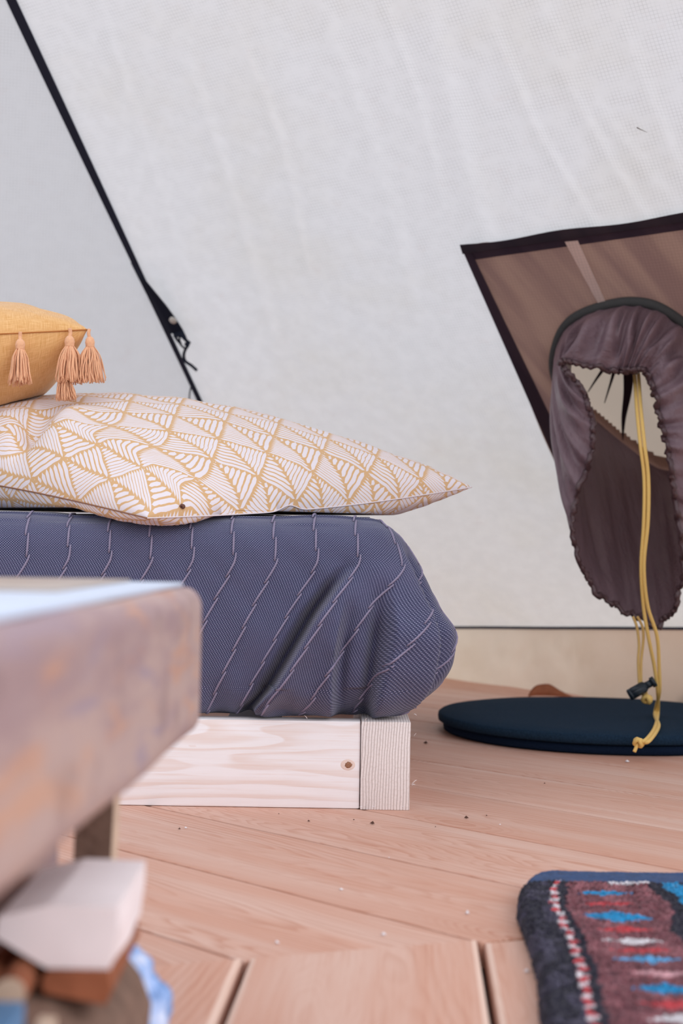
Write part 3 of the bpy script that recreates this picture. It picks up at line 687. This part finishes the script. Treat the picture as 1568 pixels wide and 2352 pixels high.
def blanket_pt(s, f, lift=0.0):
    a0 = min(1, max(0, (s - S1) / ARC)); wgt = a0 * a0 * (3 - 2 * a0)
    q = pidx(PF, LF, f).lerp(pidx(PR, LR, f), wgt)
    tt = min(1, max(0, (0.488 - q.y) / 0.34)); amp = 0.105 + 0.055 * sst(-0.15, 0.08, s) - 0.05 * sst(S1 + 0.02, S1 + 0.2, s)
    D = amp * max(0, tt - 0.22) ** 1.1 / 0.76 if s > -1.2 else 0
    p = s - D * sst(-1.2, -0.5, s) + 0.010 * math.exp(-((tt - 0.22) / 0.16) ** 2)
    a1 = min(1, max(0, (p - S1) / ARC)); w1 = a1 * a1 * (3 - 2 * a1)
    q = pidx(PF, LF, f).lerp(pidx(PR, LR, f), w1)
    o, z = q.x, q.y
    pos, nrm = path(p)
    mid = sst(-0.09, 0.0, o) if z > 0.4 else 1
    h = fold_h(p, z) * mid
    h += (0.006 * nz(p * 9, z * 6, 1) + 0.003 * nz(p * 22 + z * 20, z * 8, 3)) * (mid if z > 0.3 else 1)
    low = sst(0.24, 0.16, z)
    h += low * 0.012 * nz(p * 26, z * 5, 9)
    if z < 0.2: z += 0.022 * low * max(-0.2, nz(p * 15, 5)) * sst(0.1495, 0.158, z)
    pos = pos + nrm * (o + h + lift); pos.z = z + (0.006 * nz(p * 8, o * 8, 2) if o < -0.02 and z > 0.4 else 0)
    if z > 0.47: pos.z += lift
    return pos
ss_ = list(np.arange(-1.9, -0.72, 0.03)) + list(np.arange(-0.72, 0.42, 0.0026)) + list(np.arange(0.42, 1.55, 0.03))
ff_ = list(np.linspace(0, 0.42, 12)[:-1]) + list(np.linspace(0.42, 1, 130))
V = []; UVs = []
for s in ss_:
    for f in ff_: V.append(blanket_pt(s, f)); UVs.append((s, f * LT))
bl = mesh('blanket', V, gridf(len(ss_), len(ff_), flip=True), BLANKET, None, True, UVs)
tag(bl, 'slate-blue woven blanket with stitched lines tucked round the thick mattress', 'blanket')
for k in range(-20, 11):
    s0 = -0.257 + 0.0695 * k; mb = MB(); f = 0.52 + 0.01 * (k % 3)
    while f < 0.985:
        f2 = min(0.99, f + 0.046); pts = []
        for i in range(6):
            t = i / 5; pts.append(blanket_pt(s0 + 0.0026 - 0.0052 * t, f + (f2 - f) * t, 0.0012))
        mb.tube(pts, lambda t: 0.0014 + 0.0006 * math.sin(t * math.pi), 5); f = f2 - 0.004
    mb.build('stitch_line', STITCH, bl)

# ------------------------------------------------------------------ leaf print pillow
def cushion(name, Fc, Rc, Lc, Bc, ht, hb, m, lenu, lenv, n=150, zfun=None, floorfun=None, wr=0.004, pw=2.6, parent=None, seed=0, pinch=0.0, topfun=None):
    """two faces sewn along an edge seam; corners F, R, B, L"""
    out = []; 
    top = []; bot = []; uv = []
    for i in range(n):
        for j in range(n):
            s = i / (n - 1); t = j / (n - 1)
            x, y = 2 * s - 1, 2 * t - 1
            px_, py_ = x * (1 - pinch * (1 - y * y)), y * (1 - pinch * (1 - x * x))
            S, T = (px_ + 1) / 2, (py_ + 1) / 2
            p = Fc * (1 - S) * (1 - T) + Rc * S * (1 - T) + Lc * (1 - S) * T + Bc * S * T
            k = (max(0, 1 - abs(x) ** pw) * max(0, 1 - abs(y) ** pw)) ** 0.48
            if zfun: p = p + Vector((0, 0, zfun(s, t)))
            e = min(s, 1 - s, t, 1 - t)
            wrk = wr * nz(s * 11 + seed, t * 11, seed) * (1 - 0.3 * k) + wr * 0.7 * math.exp(-e * 14) * nz((s - t) * 38, seed + 3, (s + t) * 4)
            edge = min(1, e * 30)
            top.append(p + Vector((0, 0, ht * k + wrk * edge + (topfun(s, t) if topfun else 0) * min(1, e * 8)))); b_ = p + Vector((0, 0, -hb * k + wrk * edge * 0.6))
            if floorfun: b_ = floorfun(b_)
            bot.append(b_)
    def arcuv(G):
        out_ = [None] * (n * n)
        for j in range(n):
            L = [0.0]
            for i in range(1, n): L.append(L[-1] + (G[i * n + j] - G[(i - 1) * n + j]).length)
            for i in range(n): out_[i * n + j] = [L[i] - L[n // 2], 0]
        for i in range(n):
            L = [0.0]
            for j in range(1, n): L.append(L[-1] + (G[i * n + j] - G[i * n + j - 1]).length)
            for j in range(n): out_[i * n + j][1] = L[j] - L[n // 2]
        return [tuple(q) for q in out_]
    uv, uvb = arcuv(top), arcuv(bot)
    V = top + bot; fs = gridf(n, n, flip=False) + gridf(n, n, off=n * n, flip=True)
    o = mesh(name, V, fs, m, parent, True, uv + uvb)
    bm = bmesh.new(); bm.from_mesh(o.data); bmesh.ops.remove_doubles(bm, verts=bm.verts[:], dist=1e-6); bmesh.ops.recalc_face_normals(bm, faces=bm.faces[:]); bm.to_mesh(o.data); bm.free()
    return o, top
Fc, Rc, Lc = at(338, 1190, 2.435), at(1083, 1119, 2.84), at(-430, 1075, 2.92); Bc = Lc + Rc - Fc; Bc.z = 0.58
def pz(s, t):
    z = 0.0
    z += 0.016 * math.sin(t * math.pi) * (1 - s) * 1.2      # left front edge lifts
    z -= 0.012 * math.sin(s * math.pi) * (1 - t) ** 3
    z += 0.010 * math.exp(-((s - 0.40) / 0.03) ** 2) * (1 - t) ** 30
    return z
def pfloor(b_):
    b_.z = max(b_.z, 0.4985 - 0.55 * max(0, 2.535 - b_.y))
    return b_
def ptf(s, t):
    a = Vector((s - 0.24, t - 0.50, 0)); ax_ = Vector((-0.85, -0.5, 0)).normalized(); d = a.x * ax_.y - a.y * ax_.x; l = a.dot(ax_)
    z = -0.050 * math.exp(-(d / 0.028) ** 2) * sst(0.0, 0.14, l) + 0.016 * math.exp(-((abs(d) - 0.07) / 0.04) ** 2) * sst(0.0, 0.15, l)
    z += -0.020 * sst(0.45, 0.95, s) * math.sin(math.pi * t)
    return z
pil, ptop = cushion('pillow', Fc, Rc, Lc, Bc, 0.172, 0.10, PILLOW, 0.70, 0.72, 190, pz, pfloor, 0.006, 2.1, topfun=ptf)
tag(pil, 'white pillow with ochre leaf-line print lying on the blue blanket', 'pillow')
# piped seam along the near edges and a thread knot
NPL = 190
e1 = [ptop[i * NPL] for i in range(NPL)]; e2 = [ptop[j] for j in range(NPL)]
mb = MB(); mb.tube([p + Vector((0, -0.001, 0)) for p in e2], 0.0013, 6); mb.build('side_seam', plain('brown_seam_thread', lin(150, 112, 92), 0.9, 0.1, 300), pil)
mb = MB(); mb.tube([p + Vector((0, -0.001, 0)) for p in e1], 0.0012, 6); mb.build('front_seam', plain('white_hem_cotton', lin(226, 214, 216), 0.9, 0.1, 300), pil)
knot(at(419, 1163, 2.475), 0.0042, plain('loose_thread', lin(112, 82, 74), 0.9, 0.1), pil, 3, 'thread_knot')

# ------------------------------------------------------------------ mustard cushion with tassels
from mathutils.bvhtree import BVHTree
bvh = BVHTree.FromObject(pil, bpy.context.evaluated_depsgraph_get())
def onpil(b_):
    h_ = bvh.ray_cast(Vector((b_.x, b_.y, 1.5)), Vector((0, 0, -1)))
    if h_[0] is not None: b_.z = max(b_.z, h_[0].z + 0.003)
    return b_
c0 = at(202, 757, 2.74); c1_ = c0 + Vector((-0.44, -0.13, -0.045)); c3 = c0 + Vector((-0.13, 0.44, 0.0)); c2 = c1_ + c3 - c0
cus, ctop = cushion('cushion', c0, c1_, c3, c2, 0.088, 0.150, LINEN, 0.45, 0.45, 90, None, onpil, 0.006, 2.2, None, 5, 0.05)
tag(cus, 'mustard linen cushion with apricot tassels resting on the leaf print pillow', 'cushion')
mb = MB(); mb.tube([ctop[i * 90] + Vector((0, -0.001, 0)) for i in range(90)], 0.0012, 6); mb.build('edge_seam', plain('ochre_seam', lin(196, 132, 78), 0.9, 0.1), cus)
rs = random.Random(3)
mb = MB(); mb.tube(crom([(0, 0, 0.012), (0.002, 0, 0.004), (0, 0, -0.004)], 5), 0.0032, 8)
mb.tube([(0, 0, -0.002), (0, 0, -0.006), (0, 0, -0.012), (0, 0, -0.017), (0, 0, -0.021)], lambda t: 0.0045 + 0.0045 * math.sin(t * 3.0), 12)
for k in range(5): mb.tube([Vector((math.cos(a) * 0.0072, math.sin(a) * 0.0072, -0.0195 + 0.0008 * k)) for a in [i / 14 * 6.283 for i in range(15)]], 0.0012, 5, False)
HEADM = None; head_src = mb
mb2 = MB()
for k in range(130):
    a = rs.random() * 6.283; r = math.sqrt(rs.random()); L = 0.058 + 0.012 * rs.random(); sp = 0.029 * r
    w1 = rs.uniform(-0.003, 0.003); w2 = rs.uniform(-0.003, 0.003)
    ca, sa = math.cos(a), math.sin(a)
    mb2.tube(crom([(ca * 0.005 * r, sa * 0.005 * r, -0.017), (ca * sp * 0.62 + w1, sa * sp * 0.5, -0.017 - L * 0.3), (ca * sp * 0.85 + w2, sa * sp * 0.6, -0.017 - L * 0.65), (ca * sp + w1, sa * sp * 0.7 + w2, -0.017 - L)], 3), 0.0011, 5)
def edge_at(px):                                     # point of the front seam that lies under that picture column
    best = min(range(90), key=lambda i: abs((784 + ctop[i * 90].x / ctop[i * 90].y * F_PX) - px)); return ctop[best * 90]
TP = [(edge_at(42) + Vector((0, -0.016, -0.012)), 0.05, 1.0), (edge_at(156) + Vector((0, -0.012, -0.010)), -0.02, 1.04), (c0 + Vector((0.004, -0.004, -0.012)), 0.08, 1.02), (at(146, 846, 2.72), -0.1, 0.70)]
hm = sm_ = None
for loc, ry, sc in TP:
    if hm is None:
        h = head_src.build('tassel', TASSEL, cus); hm = h.data
        sm = mb2.build('strands', TASSEL, h); sm_ = sm.data; sm.location = (0, 0, 0)
    else:
        h = bpy.data.objects.new('tassel', hm); C.objects.link(h); h.parent = cus
        sm = bpy.data.objects.new('strands', sm_); C.objects.link(sm); sm.parent = h
    sm['kind'] = 'stuff'
    h.location = loc; h.rotation_euler = (0, ry, random.random() * 6); h.scale = (sc, sc, sc)

# ------------------------------------------------------------------ felt pads
pc = at_z(1383, 1640, 0.045)
def pad(name, cx, cy, r, z0, th, m, seed):
    V = []; n = 120; prof_ = [(0.0, z0), (r - 0.004, z0), (r, z0 + 0.003), (r + 0.001, z0 + th * 0.5), (r, z0 + th - 0.003), (r - 0.004, z0 + th), (r * 0.75, z0 + th), (r * 0.5, z0 + th), (r * 0.25, z0 + th), (0.0, z0 + th)]
    for i in range(n):
        a = i / n * 2 * math.pi
        for q, z in prof_:
            k = 1 + 0.006 * nz(math.cos(a) * 2, math.sin(a) * 2, seed); dz = 0.0012 * nz(math.cos(a) * q * 9, math.sin(a) * q * 9, seed) if z > z0 + th * 0.7 else 0
            V.append((cx + math.cos(a) * q * k, cy + math.sin(a) * q * k, z + dz))
    o = mesh(name, V, gridf(n, len(prof_), cu=True), m, None, True)
    return o
tag(pad('felt_pad', pc.x + 0.008, pc.y + 0.004, 0.385, 0.0015, 0.0205, FELT2, 3), 'dark navy round felt pad flat on the boards, beneath another pad', 'pad', 'stacked round felt pads')
tag(pad('felt_pad', pc.x, pc.y, 0.39, 0.0235, 0.0215, FELT, 8), 'dark teal round felt pad on top of the pair, under the yellow cord', 'pad', 'stacked round felt pads')

# ------------------------------------------------------------------ dry leaves at the skirt
def leaf(px, py, wpx, hpx, label, Y, flip=1):
    c = at_z(px, py, 0.0); c.y = Y; c.x = (px - 784) / F_PX * Y; s = Y / F_PX; V = []
    nu, nv = 22, 9
    for i in range(nu):
        t = i / (nu - 1); wv = math.sin(math.pi * t ** 0.75) * (0.85 + 0.18 * math.sin(t * 17) * 0.2)
        for j in range(nv):
            q = (j / (nv - 1) - 0.5) * 2
            V.append(Vector((c.x + flip * (t - 0.4) * wpx * s, c.y + q * 0.018 * wv, 0.004 + hpx * s * wv * (1 - q * q * 0.85) * (1 - t) ** 0.5 * 1.25 + 0.002 * nz(i, j))))
    o = mesh('dry_leaf', V, gridf(nu, nv), LEAF); so_ = o.modifiers.new('s', 'SOLIDIFY'); so_.thickness = 0.0012
    mb = MB(); mb.tube([V[i * nv + nv // 2] + Vector((0, -0.001, 0.001)) for i in range(nu)], lambda t: 0.0016 * (1.2 - t), 5); mb.build('midrib', LEAF, o)
    return tag(o, label, 'leaf')
leaf(1262, 1588, 108, 34, 'curled red-brown dry leaf on the boards between round pads and tent skirt', 4.30)
leaf(1590, 1625, 70, 36, 'dry brown leaf against the tent skirt, right of the yellow cord', 4.12, -1)
mb = MB(); mb.tube(crom([on_wall(1462, 293, 0.004), on_wall(1472, 298, 0.006), on_wall(1486, 304, 0.003)], 5), lambda t: 0.0011 * (1.2 - t), 6)
tag(mb.build('grass_blade', plain('dry_grass', lin(110, 100, 90), 0.8, 0.2)), 'tiny dry grass blade stuck to the white canvas above the brown panel', 'grass blade')

# ------------------------------------------------------------------ rug
RE = 1.945
def rug_left(Y):
    xs = [(0.9, 0.172), (1.1, 0.176), (1.30, 0.184), (1.387, 0.192), (1.50, 0.205), (1.62, 0.211), (1.753, 0.214), (1.85, 0.228), (1.93, 0.251), (1.96, 0.262)]
    return float(np.interp(Y, [a for a, _ in xs], [b for _, b in xs]))
PATC = dict(dark=lin(40, 38, 54), grey=lin(70, 66, 86), mar=lin(128, 76, 84), mar2=lin(154, 96, 104), pink=lin(226, 172, 180), red=lin(206, 72, 80), blue=lin(30, 148, 206), lblue=lin(96, 170, 222), white=lin(232, 226, 232), navy=lin(42, 70, 114))
DIA = [(1.809, 0.105, 'blue', 0.033, 0.014), (1.757, 0.108, 'red', 0.03, 0.010), (1.698, 0.108, 'blue', 0.040, 0.026), (1.641, 0.108, 'red', 0.036, 0.010), (1.594, 0.112, 'white', 0.036, 0.014), (1.560, 0.114, 'red', 0.034, 0.011), (1.526, 0.117, 'lblue', 0.036, 0.013), (1.476, 0.118, 'pink', 0.03, 0.012), (1.425, 0.122, 'blue', 0.038, 0.018), (1.378, 0.124, 'red', 0.034, 0.016), (1.334, 0.127, 'white', 0.034, 0.016), (1.28, 0.127, 'blue', 0.036, 0.018), (1.22, 0.127, 'red', 0.034, 0.016), (1.15, 0.127, 'lblue', 0.036, 0.018), (1.07, 0.127, 'red', 0.034, 0.016)]
def rug_col(a, Y):
    jx = 0.006 * nz(a * 60, Y * 60, 1); a = a + jx; Y = Y + 0.006 * nz(a * 50, Y * 50, 7) if Y < RE - 0.076 else Y
    if Y > RE - 0.072: return 'navy'
    if a < 0.040: return 'grey' if nz(a * 40, Y * 30, 2) > 0.12 else 'dark'
    if a < 0.0485:
        c = math.sin(Y * 185); return 'white' if c > 0.45 else ('red' if c < -0.35 else 'pink')
    if a < 0.0585: return 'dark'
    zig = 0.170 + 0.010 * math.sin(Y * 26) - 0.03 * (Y - 1.7) * 0.3
    if a < zig:
        if Y > RE - 0.085 and a > 0.11 : return 'white'
        for y0, a0, c, wa, wy in DIA:
            if abs(a - a0) / wa + abs(Y - y0) / wy < 1: return c
        return 'mar2' if nz(a * 30, Y * 22, 5) > 0.15 else 'mar'
    if a < zig + 0.018: return 'dark'
    q = (a - zig - 0.018)
    if q < 0.022: return 'blue' if nz(a * 40, Y * 40, 9) < 0.25 else 'lblue'
    zz = 0.03 + 0.02 * abs(((Y * 11) % 1) - 0.5) * 2
    if q < zz: return 'dark' if (Y * 22) % 1 < 0.4 else 'blue'
    if q < zz + 0.016: return 'lblue'
    if q < 0.14: return 'red' if (Y * 9) % 1 < 0.3 else 'mar'
    if q < 0.16: return 'pink'
    return 'mar' if (int(q * 12) % 2) else 'dark'
aa = list(np.concatenate([np.linspace(0, 0.012, 8), np.arange(0.0135, 0.32, 0.0017), np.arange(0.32, 0.75, 0.012)]))
yy = list(np.concatenate([np.linspace(RE, RE - 0.015, 9), np.arange(RE - 0.017, 1.27, -0.002), np.arange(1.26, 0.95, -0.008)]))
V = []; cols = []; rs = random.Random(11)
for a in aa:
    for Y in yy:
        corner = 0.0
        h = 0.018 * min(1, max(0, a / 0.011)) ** 0.45 * min(1, max(0, (RE - Y) / 0.013)) ** 0.45
        x = rug_left(Y) + a
        cx, cy = 0.03 - a, (0.03 - (RE - Y))
        yv = Y
        if cx > 0 and cy > 0:                       # round the corner
            k = 0.30 * min(cx, cy); x += k; yv -= k
        c = rug_col(a, Y); pile = 0.0008 if c == 'navy' else 0.0050
        V.append((x + rs.uniform(-1, 1) * pile * 0.35, yv + rs.uniform(-1, 1) * pile * 0.35, 0.0065 + h + (pile * (rs.random() - 0.5) + 0.002 * nz(x * 30, Y * 30)) * (h > 0.01) + (0.0015 * nz(Y * 60, 3) if c == 'navy' else 0)))
        f = 0.86 + 0.28 * rs.random(); cc = PATC[c]; cols.append((min(1, cc[0] * f), min(1, cc[1] * f), min(1, cc[2] * f), 1))
na, ny = len(aa), len(yy); fs = gridf(na, ny, flip=True)
# closed underside
nb0 = len(V)
ring_ = [i * ny for i in range(na)] + [(na - 1) * ny + j for j in range(1, ny)] + [i * ny + ny - 1 for i in range(na - 2, -1, -1)] + [j for j in range(ny - 2, 0, -1)]
for r_ in ring_: V.append((V[r_][0], V[r_][1], 0.0062)); cols.append(PATC['dark'])
n = len(ring_); fs += [(ring_[i], ring_[(i + 1) % n], nb0 + (i + 1) % n, nb0 + i) for i in range(n)]
fs.append(tuple(range(nb0, nb0 + n)))
rug = mesh('rug', V, fs, RUG, None, True)
ca = rug.data.color_attributes.new('pattern', 'FLOAT_COLOR', 'POINT'); ca.data.foreach_set('color', np.array(cols, dtype=np.float32).ravel())
tag(rug, 'woven wool rug with blue and red diamonds and navy bound end on the boards', 'rug')

# ------------------------------------------------------------------ table close to the camera
far = at(468, 1500, 1.40); yaw = math.atan2(0.0345, 0.655)
TW, TL, TZ0, TZ1 = 0.72, 1.06, 0.266, 0.403
ydir = Vector((math.sin(yaw), math.cos(yaw), 0)); xdir = Vector((ydir.y, -ydir.x, 0))
tcn = Vector((far.x, far.y, 0)) - ydir * (TL / 2) - xdir * (TW / 2)
tab = thing('coffee_table', tcn, 'low thick-slab wooden table with pale reflection painted on its top close to the camera', 'table')
bev_box('slab', (TW, TL, TZ1 - TZ0), TABLEWOOD, 0.017, tab, tcn + Vector((0, 0, (TZ0 + TZ1) / 2)), -yaw, 4, 0.004, 12)
def tl(x, y, z): return tcn + xdir * x + ydir * y + Vector((0, 0, z))
bev_box('top_reflection', (TW - 0.036, TL - 0.034, 0.004), TABLESHEEN, 0.0015, tab, tl(0, 0, TZ1 + 0.0030), -yaw)  # thin sheet that carries the painted reflection
bev_box('top_panel', (TW - 0.14, 0.28, 0.0026), TABLEPANEL, 0.001, tab, tl(0.005, TL / 2 - 0.03 - 0.14, TZ1 + 0.0063), -yaw)
for x, y in ((0.225, 0.30), (-0.25, 0.30), (0.225, -0.42), (-0.25, -0.42)):
    bev_box('leg', (0.09, 0.09, TZ0), TABLEWOOD, 0.008, tab, tl(x, y, TZ0 / 2 + 0.003), -yaw, 2, 0.003, 3)

# ------------------------------------------------------------------ firewood stacked under the table
def split_log(name, label, poly, y0, y1, face_m, end_m, bark_edges, bark_m, rz=0.0, group='firewood under the table', seed=0):
    """split billet: cross-section poly (x, z) run from y0 to y1; bark on the edges given"""
    cx = sum(p[0] for p in poly) / len(poly); cz_ = min(p[1] for p in poly); base = Vector((cx, (y0 + y1) / 2, cz_))
    t = thing(name, base, label, 'firewood', group)
    n = len(poly); R = Matrix.Rotation(rz, 3, 'Z'); NS = 10
    def pt(p, k, y): 
        w_ = 0.0025 * nz(p[0] * 40 + seed, y * 14, p[1] * 40)
        return R @ Vector((p[0] - cx + w_, y - base.y, p[1] - cz_ + (w_ if p[1] > cz_ + 0.004 else 0))) + base
    rings = [[pt(p, k, y0 + (y1 - y0) * k / NS) for p in poly] for k in range(NS + 1)]
    def side(edges, nm, m):
        mb = MB()
        for e in edges:
            col = []; 
            for k in range(NS + 1):
                a, b_ = rings[k][e], rings[k][(e + 1) % n]
                col += [a.lerp(b_, q / 4) for q in range(5)]
            mb.add(col, gridf(NS + 1, 5))
        return mb.build(nm, m, t, False)
    wood_edges = [e for e in range(n) if e not in bark_edges]
    if wood_edges: side(wood_edges, 'split_face', face_m)
    if bark_edges: side(bark_edges, 'bark', bark_m)
    mesh('cut_end', rings[0], [tuple(range(n))], end_m, t, False); mesh('cut_end', rings[-1], [tuple(range(n - 1, -1, -1))], end_m, t, False)
    return t
def arc(cx, cz, r, a0, a1, n=7): return [(cx + r * math.cos(math.radians(a0 + (a1 - a0) * i / (n - 1))), cz + r * math.sin(math.radians(a0 + (a1 - a0) * i / (n - 1)))) for i in range(n)]
# big bark log on the floor carries the rest
big = arc(-0.214, 0.0735, 0.0725, -90, 250, 18)
split_log('firewood_log', 'thick dark-barked log lowest in the stack under the table', big, 0.93, 1.16, BARK, BARK, list(range(18)), BARK, 0.0, seed=1)
flat = [(-0.192, 0.1475), (-0.150, 0.140), (-0.147, 0.150), (-0.150, 0.1610), (-0.190, 0.1610), (-0.194, 0.155)]
split_log('firewood_log', 'flat red-brown split log lying between the dark log and the pale block', flat, 0.985, 1.13, BARKR, BARKR, [2, 5], BARKR, 0, seed=2)
pale = [(-0.204, 0.168), (-0.192, 0.162), (-0.148, 0.162), (-0.146, 0.185), (-0.145, 0.203), (-0.190, 0.205), (-0.224, 0.196), (-0.226, 0.182)]
split_log('firewood_log', 'pale whitish split block topmost in the stack under the table', pale, 0.99, 1.135, BIRCH, BIRCH, [7], BARK, 0, seed=3)
leftl = arc(-0.364, 0.067, 0.066, -90, 250, 18)
split_log('firewood_log', 'dark round log on the floor at the stack\'s far left', leftl, 0.98, 1.18, BARK, CREAM, list(range(18)), BARK, 0, seed=4)
for x, z, lab in ((-0.2075, 0.1565, 'thin cream stick end beside the red-brown split log'), (-0.2295, 0.150, 'thin cream stick end farther from the red-brown log, beside another stick')):
    split_log('kindling_stick', lab, arc(x, z, 0.0105, -90, 250, 12), 0.95, 1.14, CREAM, CREAM, list(range(12)), BARKR, 0, 'kindling sticks under the table', 5)
wedge = [(-0.2305, 0.001), (-0.198, 0.001), (-0.190, 0.255), (-0.204, 0.255), (-0.222, 0.24)]
split_log('firewood_log', 'tall pale-edged dark split log standing behind the pale block', wedge, 1.275, 1.31, CREAM, BARK, [3, 4], BARK, 0, seed=6)
# blue things by the wood
bm = bmesh.new(); bmesh.ops.create_icosphere(bm, subdivisions=5, radius=1); cc = Vector((-0.186, 1.215, 0.060))
for v in bm.verts:
    d = v.co.normalized(); k = 1 + 0.16 * nz(d.x * 2.2, d.y * 2.2, d.z * 2.2) + 0.09 * abs(nz(d.x * 5, d.y * 5, d.z * 5))
    v.co = Vector((d.x * 0.050 * k, d.y * 0.036 * k, max(-0.058, d.z * 0.054 * k))) + cc
me = bpy.data.meshes.new('crumpled_cloth'); bm.to_mesh(me); bm.free()
tag(link('crumpled_cloth', me, MOTTLE), 'crumpled blue and white cloth on the floor right of the firewood', 'cloth')
split_log('kindling_stick', 'short cream stick standing upright between the blue box and dark log', [(-0.181, 0.001), (-0.169, 0.001), (-0.170, 0.154), (-0.180, 0.154)], 0.905, 0.917, CREAM, CREAM, [], BARK, 0, 'kindling sticks under the table', 8)
bx = thing('blue_box', (-0.30, 0.86, 0), 'flat blue card box low in front of the firewood', 'box')
bev_box('box_body', (0.15, 0.09, 0.142), BLUEBOX, 0.002, bx, (-0.265, 0.86, 0.072), 0.03); bev_box('box_lid', (0.156, 0.096, 0.022), BLUEBOX, 0.002, bx, (-0.265, 0.86, 0.1545), 0.03)

# ------------------------------------------------------------------ crumbs on the boards
mb = MB(); mw = MB(); rs = random.Random(5)
def crumb(b_, c, r):
    ico = [(0, 0, 1), (0.9, 0, 0.2), (0.1, 0.9, 0.3), (-0.8, 0.2, 0.2), (0, -0.8, 0.3), (0, 0, -0.2)]
    b_.add([c + Vector((x * r * rs.uniform(0.6, 1.3), y * r * rs.uniform(0.6, 1.3), max(0, z) * r + 0.0002)) for x, y, z in ico], [(0, 1, 2), (0, 2, 3), (0, 3, 4), (0, 4, 1), (5, 2, 1), (5, 3, 2), (5, 4, 3), (5, 1, 4)])
for x, y, r in ((708, 1887, .0028), (812, 1884, .002), (856, 1893, .005), (1070, 1880, .0046), (1117, 1874, .002), (900, 1853, .003), (848, 1853, .004), (931, 1853, .003), (412, 1905, .003), (1000, 1900, .0016), (978, 1708, .006), (640, 1870, .0016), (1250, 1800, .002)): crumb(mb, at_z(x, y, 0.0004), r)
for x, y, r in ((426, 1903, .003), (1440, 1751, .0055), (783, 2045, .003), (880, 2149, .004), (1073, 2100, .005), (893, 1971, .002), (1148, 1895, .002), (635, 2168, .004), (1210, 2234, .004)): crumb(mw, at_z(x, y, 0.0004), r)
mb.build('crumbs', CRUMB)['kind'] = 'stuff'; bpy.data.objects['crumbs']['label'] = 'dark dirt crumbs scattered on the floor boards'; bpy.data.objects['crumbs']['category'] = 'crumbs'
o = mw.build('lint', FLECK); o['kind'] = 'stuff'; o['label'] = 'white lint flecks scattered on the floor boards'; o['category'] = 'lint'
